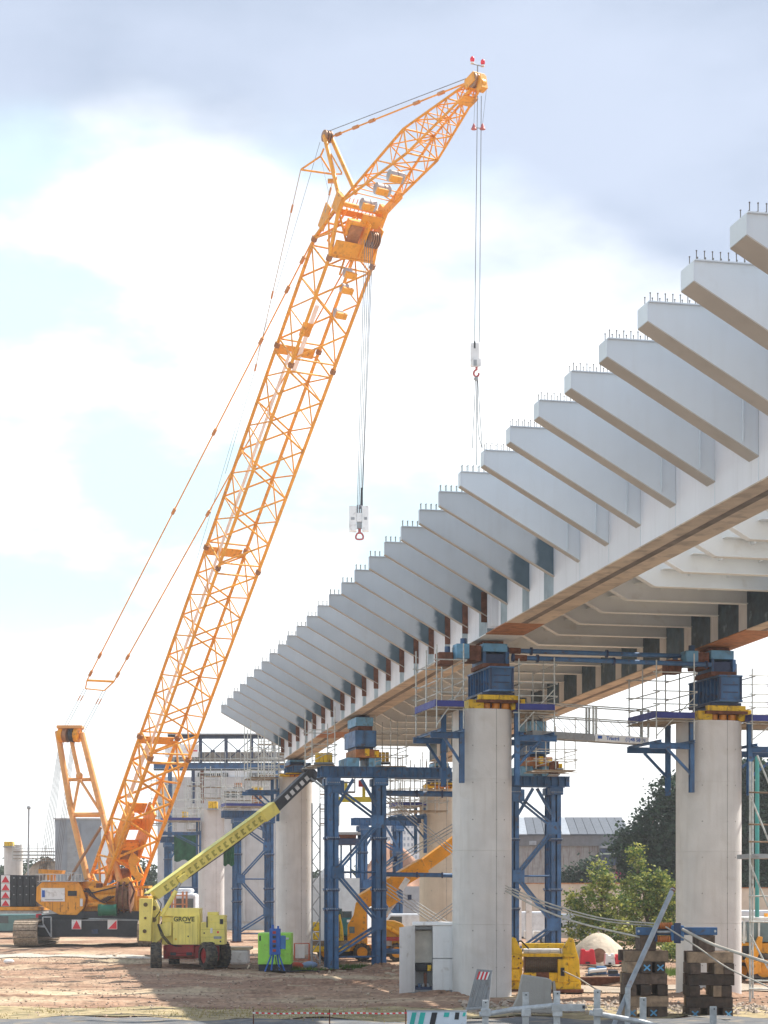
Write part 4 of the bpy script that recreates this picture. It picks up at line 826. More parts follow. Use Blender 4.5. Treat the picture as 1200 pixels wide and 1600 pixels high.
h2 = thing('hook_block', 'narrow white hook block with chain sling hanging from the jib tip', 'hook block', at(743, 535, JY))
for a, b in (((746, 150), (741.5, 535)), ((752, 150), (749, 535))): pt(h2, 'hoist_rope', CABLE, at(*a, JY), at(*b, JY), .022, 5)
px_(h2, 'cheek_weight', WPLAS, 735.5, 749, 535, 570, JY-.3, JY+.3, bev=.06); px_(h2, 'rope_slot', BLACK, 740.5, 743, 533, 544, JY-.33, JY-.305); px_(h2, 'block_foot', WPLAS, 737.5, 751.5, 560, 572.5, JY-.36, JY-.31); px_(h2, 'rope_slot', GREY, 740, 745, 562, 571, JY-.4, JY-.37)
pt(h2, 'shank', REDH, at(744.6, 571, JY), at(744.6, 578, JY), .07, 8)
MB().path([at(745, 577, JY), at(741, 580, JY), at(740, 584, JY), at(742, 588, JY), at(745.5, 588.5, JY), at(748, 586, JY), at(748, 583, JY)], .06, 8).build('hook', REDH, h2)
MB().sphere(at(744, 592, JY), .13).build('sling_ring', GREY, h2)
for pts in (((743, 594), (741, 640), (739, 675), (738, 701)), ((745, 594), (744.6, 640), (744.4, 727)), ((745.6, 594), (746, 650), (748, 680), (753, 700)), ((746.6, 594), (750, 650), (753.5, 700))):
    MB().path([at(*q, JY) for q in pts], .022, 5).build('sling_chain', CABLE, h2)
ls_ = thing('limit_weight', 'small red brown limit switch weights just under the jib tip', 'limit switch weight', at(747, 200, JY))
for x in (740.5, 754): MB().tube(at(x, 202, JY), at(x, 193, JY), .17, 10, .03).build('weight', REDH, ls_); pt(ls_, 'cord', CABLE, at(x, 194, JY), at(x+(2 if x < 745 else 6), 140, JY), .01, 4)
pt(ls_, 'cross_bar', GREY, at(742, 199, JY), at(754, 201, JY), .03, 5)
# ------------------------------------------------------------------ boom lift
bl = thing('boom_lift', 'lime yellow boom lift on four wheels with its boom raised towards the bridge', 'boom lift', (gx(295, 108), 108, 0))
LY = 107
MB().ppx(((217.5, 1404), (238, 1404), (236, 1471), (217, 1470)), LY-.7, LY+.5).build('turret_post', LIME, bl, bev=.03)
MB().ppx(((238, 1400), (249, 1424), (246, 1446), (262, 1440), (268, 1441), (268, 1462), (252, 1466), (244, 1474), (237, 1474)), LY-.2, LY+.7).build('turret_side', LIME, bl, bev=.03)
for x, y, r in ((227.5, 1413.5, .12), (227, 1434.5, .07), (226, 1455, .11), (240.5, 1419, .13), (240.5, 1437, .14)):
    Yf = LY-.72 if x < 230 else LY-.22; c = at(x, y, Yf); MB().tube(c, c-V((0, .02, 0)), r, 16).build('bore_hole', mat('painted_hole_shadow', (.14, .10, .04), .7), bl)  # flat dark discs: the shade inside the bores is painted
px_(bl, 'engine_cover', LIME, 253, 312, 1419, 1432, LY, LY+1.7, bev=.04); px_(bl, 'engine_cover', LIME, 270, 309, 1432, 1476, LY-.15, LY+1.7, bev=.03); px_(bl, 'cover_panel', LIME, 253, 271, 1432.4, 1476, LY+.1, LY+1.6, bev=.03)
px_(bl, 'cover_panel', LIME, 303.5, 312, 1429, 1476, LY-.05, LY+1.7, bev=.02)
px_(bl, 'control_box', LIME, 313, 351, 1441, 1476, LY, LY+1.6, bev=.03); px_(bl, 'control_box', LIME, 324, 351, 1430, 1441, LY+.05, LY+1.6, bev=.03); px_(bl, 'cap', LIME, 324, 340, 1425, 1430, LY+.2, LY+1.2, bev=.03)
px_(bl, 'vent', BLACK, 343.5, 348.5, 1436, 1444, LY-.03, LY+.05); px_(bl, 'handle', BLACK, 322.5, 324.3, 1432, 1449, LY-.05, LY); px_(bl, 'sticker', WPLAS, 328.5, 332, 1450, 1458, LY-.02, LY-.001)
px_(bl, 'sticker', GREY, 334, 346, 1463, 1467, LY-.012, LY-.001); MB().tube(at(344.5, 1471, LY-.001), at(344.5, 1471, LY-.03), .05, 8).build('bolt', BLACK, bl)
text(bl, 'GROVE', mat('dark_green_lettering', (.07, .075, .02), .6), at(287.5, 1436.5, LY-.155), .36, bold=.012); px_(bl, 'lettering_line', MC['dark_green_lettering'], 288, 298, 1441, 1442.5, LY-.16, LY-.153)
b0, b1 = at(240, 1399, LY+.1), at(427, 1263, LY+3.5)
db = (b1-b0).normalized(); sb = db.cross(ZX).normalized(); ub = sb.cross(db); LBm = (b1-b0).length
MB().obox(b0, db, sb, ub, (0, LBm), (-.3, .3), (-.3, .3)).build('boom', LIME, bl, bev=.02)
MB().obox(b0, db, sb, ub, (-.3, LBm*.995), (-.34, .34), (.302, .35)).build('boom_top_plate', mat('sunlit_lime_plate', (.72, .66, .16), .45, dirt=(4., .6, .3)), bl)  # top face has its own lime, its sunlit look put into the colour
MB().obox(b0, db, sb, ub, (LBm-.9, LBm+.12), (-.36, .36), (-.36, .36)).build('boom_collar', LIME, bl, bev=.02)
for i in range(17):
    c = b0+db*(.7+i*(LBm-1.5)/17)+sb*(.302 if sb.y < 0 else -.302)-ub*.02; sgn = 1 if sb.y < 0 else -1
    MB().obox(c, db, sb*sgn, ub, (-.03, .10), (0, .03), (-.17, .17)).obox(c, db, sb*sgn, ub, (.05, .2), (0, .028), (.08, .17)).obox(c, db, sb*sgn, ub, (.05, .2), (0, .028), (-.17, -.08)).build('pressed_rib', mat('shade_and_gap_lime', (.42, .37, .07), .6), bl, bev=.02)  # shading of the pressed ovals painted as a darker lime
c0, c1 = b1+db*.1, at(487, 1206, LY+4.6)
dc = (c1-c0).normalized(); sc_ = dc.cross(ZX).normalized(); uc = sc_.cross(dc); Lc = (c1-c0).length
BS = mat('dark_grey_boom_paint', (.055, .058, .07), .5, var=.2)
MB().obox(c0, dc, sc_, uc, (-.8, Lc), (-.28, .28), (-.3, .3)).build('inner_boom', BS, bl, bev=.02); MB().obox(c0, dc, sc_, uc, (Lc-.4, Lc+.2), (-.2, .2), (-.5, .55)).build('boom_knuckle', BS, bl, bev=.04)
sg = 1 if sc_.y < 0 else -1
for i in range(5): MB().obox(c0+dc*(.8+i*.42)+sc_*(.283*sg), dc, sc_*sg, uc, (0, .24), (0, .006), (-.16, .12)).build('white_letter_patch', WPLAS, bl)
j1 = at(517, 1232, LY+3.6); MB().bar(c1, j1, .26, .3).build('jib_arm', BS, bl, bev=.02); pt(bl, 'jib_cylinder', GREY, at(486, 1216, LY+4.3), at(508, 1233, LY+3.7), .07, 8)
pk = thing('work_basket', '', '', j1); del pk['label']; del pk['category']; pk.parent = bl; pk.location = j1-OFF[bl]
for a in (0, .8):
    for b_ in (0, 1.6):
        q = j1+V((b_-.2, a-.4, -.2)); pt(pk, 'basket_post', GREY, q, q+ZX*1.1, .03, 6)
for z in (0, .55, 1.1):
    q = [j1+V((x, y, z-.2)) for x, y in ((-.2, -.4), (1.4, -.4), (1.4, .4), (-.2, .4), (-.2, -.4))]; MB().path(q, .025).build('basket_rail', GREY, pk)
MB().box(j1.x-.2, j1.x+1.4, j1.y-.4, j1.y+.4, j1.z-.26, j1.z-.22).build('basket_floor', GREY, pk)
pt(bl, 'lift_cylinder', LIME, at(252, 1432, LY-.05), at(275, 1392, LY+.3), .13, 12); pt(bl, 'cylinder_rod', GALV, at(272, 1397, LY+.25), at(284, 1376, LY+.5), .07, 10); MB().obox(at(286, 1374, LY+.5), db, sb, ub, (-.25, .25), (-.15, .15), (-.1, .25)).build('cylinder_bracket', LIME, bl)
px_(bl, 'chassis', RED, 255, 313, 1477.5, 1498, LY+.2, LY+2.8, bev=.04); px_(bl, 'chassis_plate', RED, 262, 303, 1476.5, 1489, LY, LY+.2, bev=.02); px_(bl, 'chassis_plate', RED, 264, 302, 1490, 1494, LY-.02, LY+.2, bev=.02)
for x in (266, 291): px_(bl, 'chassis_slot', BLACK, x, x+9, 1488, 1493, LY-.04, LY-.021)
px_(bl, 'chassis', RED, 313, 342, 1478, 1490, LY+1.2, LY+2.6, bev=.04)
def wheel(par, c, r, wd, ang=0., rim=RED, lugs=20):
    ax = V((math.cos(ang), math.sin(ang), 0)); t = thing('wheel', '', '', c); del t['label']; del t['category']; t.parent = par; t.location = c-OFF[par]
    b = MB(); n = 28; prof = [(-wd/2, r*.6), (-wd/2, r*.86), (-wd/2*.86, r*.97), (0, r), (wd/2*.86, r*.97), (wd/2, r*.86), (wd/2, r*.6)]
    e = ax.cross(ZX).normalized()
    vs = [c+ax*a+(e*math.cos(2*math.pi*i/n)+ZX*math.sin(2*math.pi*i/n))*q for a, q in prof for i in range(n)]
    b.add(vs, [(j*n+i, j*n+(i+1) % n, (j+1)*n+(i+1) % n, (j+1)*n+i) for j in range(len(prof)-1) for i in range(n)], True)
    for i in range(lugs):
        a = 2*math.pi*i/lugs; ra = e*math.cos(a)+ZX*math.sin(a); ta = ax.cross(ra)
        for s_ in (-1, 1): b.obox(c+ra*r*.985, ax, ta, ra, (wd/2*.08*s_, wd/2*.9*s_), (-.035+.03*s_, .035+.03*s_), (-.01, .035))
    b.build('tyre', RUBBER, t)
    m = MB().tube(c-ax*wd*.36, c+ax*wd*.36, r*.61, 20); m.tube(c-ax*wd*.45, c+ax*wd*.45, r*.24, 12); m.build('rim', rim, t)
    return t
R_ = 20.5/FPX*LY
for (x, y, Y, a) in ((244, 1490, LY-.6, .12), (325, 1491, LY-.3, .5), (347, 1491, LY+2.2, .45), (272, 1486, LY+3.2, .12)): wheel(bl, V((gx(x, Y), Y, R_-.04)), R_, .64, a)
for x in (278, 290, 301): px_(bl, 'panel_gap', MC['shade_and_gap_lime'], x, x+.35, 1444, 1475, LY-.156, LY-.151)
for y in (1452, 1464): px_(bl, 'panel_gap', MC['shade_and_gap_lime'], 313.5, 350.5, y, y+.4, LY-.006, LY-.001)
px_(bl, 'latch', BLACK, 293, 295, 1462, 1464, LY-.18, LY-.151); px_(bl, 'latch', BLACK, 318, 320, 1457, 1459, LY-.03, LY-.001); px_(bl, 'warning_sticker', YEL, 273, 276, 1466, 1469, LY-.156, LY-.151); px_(bl, 'warning_sticker', REDP, 339, 342, 1455, 1458, LY-.006, LY-.001)
for k_ in range(3): MB().path([at(246+k_, 1444, LY-.3), at(252+k_*2, 1462, LY-.5), at(262+k_*3, 1474+k_, LY-.4), at(276+k_*4, 1479, LY-.1)], .025, 6).build('hydraulic_hose', BLACK, bl)
MB().path([at(246, 1404, LY-.3), at(252, 1412, LY-.45), at(250, 1424, LY-.4), at(243, 1434, LY-.35)], .03, 6).build('hydraulic_hose', BLACK, bl)
MB().path([b0+db*1.-sb*.0-ub*.34, b0+db*5-ub*.42, b0+db*8-ub*.34, b0+db*LBm*.97-ub*.36], .03, 6).build('cable_track', BLACK, bl)
px_(bl, 'axle_dirt_guard', RUST, 262, 304, 1494.5, 1497, LY+.05, LY+.3)
# ------------------------------------------------------------------ generator with blue stand
g = thing('generator', 'bright green generator box standing on the ground beside the near blue tower', 'generator', (gx(428, 103), 103, 0)); GY = 103
px_(g, 'canopy', GREEN, 403, 455, 1458, 1507, GY, GY+2.2, bev=.04); px_(g, 'skid', BLACK, 404, 454, 1507.5, 1517, GY+.05, GY+2.2); px_(g, 'side_panel', GREEN, 409, 420, 1462, 1504, GY-.03, GY-.001, bev=.01); px_(g, 'side_panel', GREEN, 444, 453, 1470, 1504, GY-.03, GY-.001, bev=.01)
px_(g, 'vent', BLACK, 405, 407.5, 1462, 1470, GY-.02, GY-.001); px_(g, 'label_plate', WPLAS, 446, 451, 1465, 1468, GY-.04, GY-.002)
b = thing('distribution_board', 'blue electrical distribution board on splayed legs in front of the green generator', 'electrical board', (gx(431, 101.5), 101.5, 0)); DY = 101.5
px_(b, 'cabinet', SIGNB, 421, 438, 1451, 1492, DY, DY+.45, bev=.02, label=None); px_(b, 'side_box', mat('board_blue', (.05, .18, .45), .5, dirt=(3, .55, .4)), 438, 446, 1462, 1483, DY+.05, DY+.4, bev=.02); px_(b, 'top_bracket', SIGNB, 424, 428, 1445, 1451, DY+.1, DY+.3); px_(b, 'top_bracket', SIGNB, 433, 436, 1447, 1451, DY+.1, DY+.3)
for i in range(5): px_(b, 'socket', BLACK if i % 2 else RED, 426, 431, 1455+i*7, 1459+i*7, DY-.05, DY-.001)
for a, c in (((424, 1492), (414, 1518)), ((436, 1492), (445, 1518)), ((427, 1492), (424, 1516)), ((433, 1492), (437, 1516))): pt(b, 'leg', SIGNB, at(*a, DY+.2), at(*c, DY+.2), .05, 6)
MB().path([at(430, 1494, DY), at(432, 1508, DY-.1), at(440, 1517, DY-.3), at(452, 1518, DY-.4), at(475, 1516, DY-.5), at(500, 1518, DY-.3)], .03).build('power_cable', BLACK, b)
# ------------------------------------------------------------------ white cabinet
WY = 81.2
wc = thing('site_cabinet', 'battered white metal cabinet with an open skewed door at the foot of the nearest pier', 'cabinet', (gx(680, WY), WY, 0))
px_(wc, 'base', GREY, 640, 716, 1547, 1552, WY, WY+1.5); px_(wc, 'roof', WHITE, 645, 718, 1441, 1446, WY-.05, WY+1.55, bev=.02); px_(wc, 'back_wall', WHITE, 647, 715, 1446.2, 1546.8, WY+1.45, WY+1.5)
px_(wc, 'side_wall', WHITE, 713.5, 716.5, 1446.2, 1546.8, WY, WY+1.44); px_(wc, 'side_wall', WHITE, 645, 647, 1446.2, 1546.8, WY+.05, WY+1.44)
px_(wc, 'front_panel', WHITE, 676, 713, 1446.5, 1497, WY, WY+.05, bev=.01); px_(wc, 'front_panel', WHITE, 676, 713, 1498.3, 1547, WY-.01, WY+.04, bev=.01); px_(wc, 'door_bar', GREY, 709, 710.3, 1499, 1546, WY-.05, WY-.011)
px_(wc, 'blue_stripe', mat('faded_blue_stripe', (.10, .19, .45), .6), 713, 717, 1483, 1495, WY-.03, WY-.011)
A = at(647.5, 1446, WY); MB().prism([at(647.5, 1446, WY), at(647.5, 1550, WY), at(624, 1552, WY-1.1), at(624, 1449, WY-1.1)], (.03, .03, 0)).build('open_door', WHITE, wc)
MB().prism([at(647.6, 1482, WY)-V((.012, .012, 0)), at(647.6, 1495, WY)-V((.012, .012, 0)), at(624.2, 1495.5, WY-1.1)-V((.012, .012, 0)), at(624.2, 1482, WY-1.1)-V((.012, .012, 0))], (.004, .004, 0)).build('blue_stripe', MC['faded_blue_stripe'], wc)
px_(wc, 'inner_shelf', GREY, 648, 675, 1447, 1452, WY+.3, WY+1.3); px_(wc, 'inner_curtain', mat('beige_sheet', (.78, .74, .66), .6), 648, 675, 1454, 1504, WY+.9, WY+1.0)
px_(wc, 'inner_machine', BLACK, 649, 675, 1506, 1518, WY+.4, WY+1.2, bev=.05); px_(wc, 'inner_machine', YEL, 668, 674, 1508, 1517, WY+.3, WY+.39); px_(wc, 'inner_post', RUST, 662, 667, 1520, 1546, WY+.5, WY+.8); px_(wc, 'inner_floor', BLUED, 648, 675, 1542, 1546.5, WY+.2, WY+1.3)
for q, m in ((655, BLUE), (661, GREY), (669, GREY)): px_(wc, 'stored_tin', m, q-2, q+2, 1537, 1542, WY+.25, WY+.5)
# ------------------------------------------------------------------ yellow winch
NY = 84
wi = thing('cable_winch', 'large yellow drum winch on the ground right of the nearest pier', 'winch', (gx(855, NY), NY, 0))
px_(wi, 'base_frame', YEL, 793, 908, 1534, 1549, NY, NY+2.4, bev=.03); px_(wi, 'base_rail', RUST, 790, 912, 1546, 1551, NY-.2, NY+2.6)
MB().ppx(((797, 1534), (797, 1478), (801, 1464), (806, 1466), (812, 1480), (816, 1484), (816, 1534)), NY+.1, NY+.5).build('side_frame', YEL, wi, bev=.02)
MB().ppx(((880, 1534), (880, 1480), (890, 1465), (896, 1467), (900, 1485), (905, 1500), (907, 1534)), NY+.1, NY+.5).build('side_frame', YEL, wi, bev=.02)
MB().ppx(((797, 1534), (797, 1478), (801, 1464), (806, 1466), (812, 1480), (816, 1534)), NY+1.8, NY+2.2).build('side_frame', YEL, wi, bev=.02); MB().ppx(((880, 1534), (880, 1480), (890, 1465), (896, 1467), (905, 1500), (907, 1534)), NY+1.8, NY+2.2).build('side_frame', YEL, wi, bev=.02)
px_(wi, 'cross_bar', YEL, 806, 900, 1490, 1495, NY, NY+.2, bev=.01); px_(wi, 'cross_bar', YEL, 816, 882, 1474, 1482, NY+1.2, NY+1.5, bev=.02)
MB().tube(at(818, 1486, NY+.5), at(874, 1486, NY+.5), .12, 14).build('white_roller', WPLAS, wi)
d = MB(); n = 22
for i in range(n): d.tube(at(820+i*2.9, 1504, NY+1), at(822.3+i*2.9, 1504, NY+1), .62 if i % 3 else .6, 20)
d.build('cable_drum', mat('wound_wire_rope', (.12, .10, .08), .6, var=.3, scale=20), wi); MB().tube(at(819, 1504, NY+1), at(882, 1504, NY+1), .56, 20).build('drum_core', RUST, wi)
px_(wi, 'motor_post', YEL, 872, 888, 1499, 1535, NY-.1, NY+.3, bev=.02); px_(wi, 'post_recess', BLACK, 876, 882, 1512, 1525, NY-.12, NY-.101); px_(wi, 'drum_guard', YEL, 818, 872, 1520, 1534, NY+.1, NY+.4, bev=.03); px_(wi, 'guard_slot', RUST, 838, 858, 1519, 1530, NY+.07, NY+.099)
for x, r, dy in ((800, .62, 0), (803, .48, .16), (804, .25, .3)): c = at(x, 1505, NY+.08)-V((0, dy, 0)); MB().tube(c, c-V((0, .14, 0)), r*.8, 24).build('gear_cover', YEL, wi)
for k_ in range(8): a_ = k_*math.pi/4; c = at(803, 1505, NY-.24)+V((math.cos(a_)*.3, -.001, math.sin(a_)*.3)); MB().tube(c, c-V((0, .03, 0)), .04, 8).build('bolt', RUST, wi)
MB().path([at(803, 1474, NY+.4), at(814, 1470, NY+.3), at(826, 1482, NY+.3)], .04).build('hose', BLACK, wi)
px_(wi, 'motor', YEL, 796, 812, 1514, 1532, NY-.35, NY-.1, bev=.04)
MB().path([at(880, 1517, NY-.13), at(905, 1529, NY-1.5), at(930, 1545, NY-4), at(940, 1549, NY-5)], .03).build('pulled_rope', CABLEL, wi)
# ------------------------------------------------------------------ timber cribs
def crib(px, Y, base, rows, lab, wl, top=None):
    cx = gx(px, Y); t = thing('timber_crib', lab, 'timber stack', (cx, Y, base), 'timber cribs carrying the blue beam'); z = base; h = .4; random.seed(px)
    for i in range(rows):
        long_ = (i % 2 == 1) ; wv = wl[i % len(wl)]
        if long_:
            for j, yy in enumerate((0, 1.15)):
                e = random.uniform(-.06, .06); b = MB().box(cx-wv/2+e, cx+wv/2+e, Y+yy, Y+yy+.38, z+.004, z+h-.004).build('timber', TIMBL if random.random() < .35 else TIMB, t, bev=.02)
                b.rotation_euler = (0, 0, 0)
        else:
            n = 3
            for j in range(n):
                xx = cx-wv/2+.03+j*(wv-.44)/(n-1)+random.uniform(-.05, .05)
                if j == 1 and random.random() < .5: xx += .25
                b = MB().box(xx, xx+.37, Y-.06+random.uniform(-.05, .05), Y+1.6, z+.004, z+h-.004).build('timber', TIMBL if random.random() < .3 else TIMB, t, bev=.02)
                if random.random() < .4:
                    q = V((xx+.185, Y-.13, z+h/2)); cm = mat('blue_marking_paint', (.10, .30, .50), .7, var=.3); mm = MB()
                    mm.bar(q+V((-.11, 0, -.1)), q+V((.11, 0, .1)), .05, .01, up=V((0, 1, 0))); mm.bar(q+V((-.11, -.003, .1)), q+V((.11, -.003, -.1)), .05, .01, up=V((0, 1, 0))); mm.build('painted_cross', cm, t)
        z += h
    return t, z
CY = 67.2
c1_, zt1 = crib(1010, CY, -.08, 6, 'left dark timber crib beside the leaning pole', (1.5, 1.56))
c2_, zt2 = crib(1112, CY, -.12, 6, 'right timber crib with long pale sleepers in front of the right pier', (1.6, 1.62))
for x0, x1, c_, z in ((1000, 1025, c1_, zt1), (1091, 1117, c2_, zt2)):
    MB().box(gx(x0, CY), gx(x1, CY), CY-.05, CY+1.3, z+.004, gz(1461.4, CY)).build('top_block', TIMB, c_, bev=.02)
bmz = gz(1461, CY)
bm = thing('anchor_beam', 'blue steel beam lying across the tops of the two timber cribs', 'beam', at(1058, 1461, CY)); px_(bm, 'beam', BLUE, 995, 1121, 1449, 1461, CY, CY+.35, bev=.01); px_(bm, 'beam', BLUE, 995, 1121, 1449, 1461, CY+.7, CY+1.05, bev=.01)
for x in (998, 1117.5): MB().tube(at(x, 1455, CY-.001), at(x, 1455, CY-.03), .045, 8).build('bolt', GALV, bm)
dv = thing('cable_tensioner', 'blue tensioning block with orange spring stacks hanging in the middle of the beam', 'tensioner', at(1055, 1458, CY))
px_(dv, 'block', BLUE, 1049, 1069, 1446, 1470, CY-.3, CY-.01, bev=.03); px_(dv, 'block', BLUED, 1053, 1064, 1442, 1474, CY-.35, CY-.301, bev=.02)
for i in range(7): 
    for yy in (1446.5, 1467): MB().tube(at(1027+i*3.4, yy, CY-.1), at(1029.6+i*3.4, yy, CY-.1), .12, 14).build('spring_disc', mat('orange_spring', (.50, .16, .04), .5, var=.3), dv)
pt(dv, 'tension_rod', GALV, at(1022, 1456, CY-.1), at(1050, 1456, CY-.1), .05, 8); px_(dv, 'end_plate', BLUED, 1024, 1026.5, 1443, 1471, CY-.25, CY+.0)
# stay cables
def cable(lab, pts, r, m=CABLEL, name='stay_cable', grp='slack cables across the site'):
    P_ = [at(*q) for q in pts]; out = []
    for i in range(len(P_)-1):       # Catmull-Rom
        p0, p1, p2, p3 = P_[max(0, i-1)], P_[i], P_[i+1], P_[min(len(P_)-1, i+2)]
        for s_ in range(6):
            t_ = s_/6; out.append(.5*((2*p1)+(p2-p0)*t_+(2*p0-5*p1+4*p2-p3)*t_**2+(3*p1-p0-3*p2+p3)*t_**3))
    out.append(P_[-1]); o = MB().path(out, r).build(name, m); tag(o, lab, 'cable', grp); return o
cable('upper pale cable sagging from behind the nearest pier to the tensioner', ((790, 1384, 79), (850, 1409, 75), (937, 1434, 71), (1024, 1443, 67.3)), .03)
cable('twin of the upper pale cable, hanging just below it', ((790, 1388, 79), (850, 1414, 75), (937, 1438, 71), (1024, 1447, 67.4)), .028)
cable('lower pale cable sagging to the left timber crib', ((790, 1392, 79), (850, 1422, 75), (908, 1443, 72), (1003, 1465, 67.2)), .04)
cable('thick pale cable running from the blue tensioner to the right picture edge', ((1066, 1452, 66.8), (1110, 1474, 66), (1150, 1488, 65), (1215, 1509, 63)), .055)
cable('thin cable running below the thick one to the right picture edge', ((1040, 1448, 66.7), (1090, 1480, 66), (1140, 1514, 65), (1215, 1548, 63)), .028)
cable('thin ground cable by the right timber crib', ((1075, 1587, 66), (1100, 1590, 65.6), (1125, 1592, 65), (1140, 1593, 64)), .02)
# leaning pole
lpz = thing('leaning_pole', 'long grey steel pole leaning across the left timber crib', 'pole', at(960, 1600, 61.5)); PM = mat('worn_grey_pole', (.28, .31, .34), .5, metal=.2, var=.2, dirt=(2, .6, .8), dirtc=(.25, .12, .06))
pt(lpz, 'upper_pole', PM, at(981, 1545, 61.5), at(1051, 1390, 64.5), .085, 12); pt(lpz, 'strut', GALV, at(981, 1543, 61.4), at(980, 1640, 61.4), .09, 12); pt(lpz, 'strut', PM, at(979, 1555, 61.6), at(952, 1618, 60.5), .075, 12); MB().tube(at(1049.5, 1394, 64.4), at(1051.8, 1389, 64.6), .09, 10).build('rusty_tip', RUST, lpz)
# ------------------------------------------------------------------ foreground rails, boards
fr = thing('guard_rail', 'galvanised tubular guard rail with square posts along the near road edge', 'guard rail', (gx(900, 52), 52, 0)); FY = 52
for seg in (((749, 1585), (764, 1584), (804, 1577), (862, 1571.5), (873, 1571)), ((866, 1573.5), (914, 1574.5)), ((921, 1582), (1000, 1596), (1060, 1612))):
    for a, c in zip(seg[:-1], seg[1:]): MB().tube(at(*a, FY), at(*c, FY), .075, 10).build('rail', GALV, fr)
px_(fr, 'rail_sleeve', GALV, 862, 914, 1569, 1580, FY-.12, FY-.02, bev=.01); px_(fr, 'rail_sleeve_hole', BLACK, 910, 914, 1571, 1576, FY-.13, FY-.121)
for x, y in ((759, 1563), (822, 1551), (871, 1549), (934, 1547), (1006, 1559), (1116, 1573)):
    MB().box(gx(x, FY)-.085, gx(x, FY)+.085, FY+.09, FY+.24, -.1, gz(y, FY)).build('post', GALV, fr, bev=.01); c = at(x, y+3.5, FY+.09); MB().tube(c, c-V((0, .01, 0)), .022, 8).build('bolt_hole', BLACK, fr)
    MB().box(gx(x, FY)-.13, gx(x, FY)+.13, FY-.09, FY+.085, gz(1588, FY), gz(1576, FY)).build('clamp', GALV, fr, bev=.02) if x < 1000 else None
pt(fr, 'rail', GALV, at(1000, 1597, FY), at(1125, 1625, FY), .075, 10)
bs = thing('traffic_barrier', 'ribbed grey barrier panel with red and white stripes leaning by the nearest pier', 'barrier panel', at(750, 1577, 62)); PY = 62
def bpan(x, y): # skewed panel coordinates 0..1
    return (745+(770-745)*x-(745-729)*y+(0)*(x), 1514+(1575-1514)*y+2*x*(1-y))
for i in range(10):
    q = [bpan(a, b_) for a, b_ in ((i/10+.006, 0), (i/10+.094, 0), (i/10+.094, 1), (i/10+.006, 1))]; MB().ppx(q, PY-.03*(i % 2), PY+.04).build('slat', mat('grey_plastic_slat', (.27, .29, .31), .55, var=.1, dirt=(3, .55, .4)), bs)
for i in range(6):
    q = [bpan(a, b_) for a, b_ in ((.18+i*.115, .06), (.18+i*.115+.1, .06), (.14+i*.115+.1, .26), (.14+i*.115, .26))]; MB().ppx(q, PY-.045, PY-.032).build('stripe', REDP if i % 2 == 0 else WPLAS, bs)
pt(bs, 'foot_bar', GREY, at(728, 1577, PY), at(757, 1574, PY), .05, 8); pt(bs, 'foot_bar', GREY, at(765, 1520, PY+.1), at(758, 1590, PY+.1), .09, 8)
jb_ = thing('jersey_barrier', 'grey concrete barrier block standing behind the guard rail', 'concrete barrier', (gx(835, 67), 67, 0)); BY = 67
MB().ppx(((816, 1523), (858, 1529), (863, 1533), (861, 1556), (866, 1574), (866, 1584), (801, 1582), (802, 1574), (810, 1556)), BY, BY+.5).build('block', CONCD, jb_, bev=.04)
MB().prism([at(863, 1534, BY)+V((.012, .02, 0)), at(866, 1574, BY)+V((.012, .02, 0)), at(866, 1584, BY)+V((.012, .02, 0)), at(880, 1578, BY)+V((0, 1, 0)), at(874, 1556, BY)+V((0, 1, 0)), at(871, 1535, BY)+V((0, 1, 0))], (-.02, .12, 0)).build('end_face', CONCD, jb_, bev=.02)
sg_ = thing('striped_board', 'white road board with teal and black slanted stripes at the bottom edge', 'road board', (gx(682, 50), 50, 0)); QY = 50
px_(sg_, 'panel', mat('pale_blue_white_board', (.62, .70, .78), .5, var=.08, dirt=(3, .58, .3)), 636, 729, 1580, 1640, QY, QY+.05, bev=.005); px_(sg_, 'frame', GREY, 635, 730, 1578.6, 1580, QY-.02, QY+.07)
for i, (x, w_, m) in enumerate(((644, 7, TEAL), (657, 8, TEAL), (675, 8.5, BLACK))): MB().ppx(((x, 1582), (x+w_, 1582), (x+w_-12, 1638), (x-12, 1638)), QY-.012, QY-.001).build('stripe', m, sg_)
for x, w_, y1, m in ((693.5, 8, 1589, TEAL), (710.5, 6.5, 1593, BLACK), (723, 4, 1588, TEAL)): MB().ppx(((x+1, 1582), (x+w_+1, 1582), (x+w_-.5, y1), (x-.5, y1)), QY-.012, QY-.001).build('stripe', m, sg_)
for x in (640, 725): MB().box(gx(x, QY)-.04, gx(x, QY)+.04, QY+.06, QY+.14, -.1, gz(1582, QY)).build('leg', GALV, sg_)
tp = thing('barrier_tape', 'red and white barrier tape strung low along the road edge', 'barrier tape', (gx(520, 61), 61, 0)); x = 395; i = 0
while x < 634:
    w_ = 5 if i % 2 else 4.2; sag = 1.8*math.sin((x-395)/240*math.pi*3)**2*.6; m = REDP if i % 2 else WPLAS
    MB().ppx(((x, 1581.5+sag), (x+w_, 1581.7+sag), (x+w_, 1584+sag), (x, 1583.8+sag)), 61, 61.01).build('tape_piece', m, tp); x += w_+.05; i += 1
for x in (396, 515, 634): pt(tp, 'stake', RUST, V((gx(x, 61.1), 61.1, -.1)), at(x, 1577, 61.1), .02, 6)
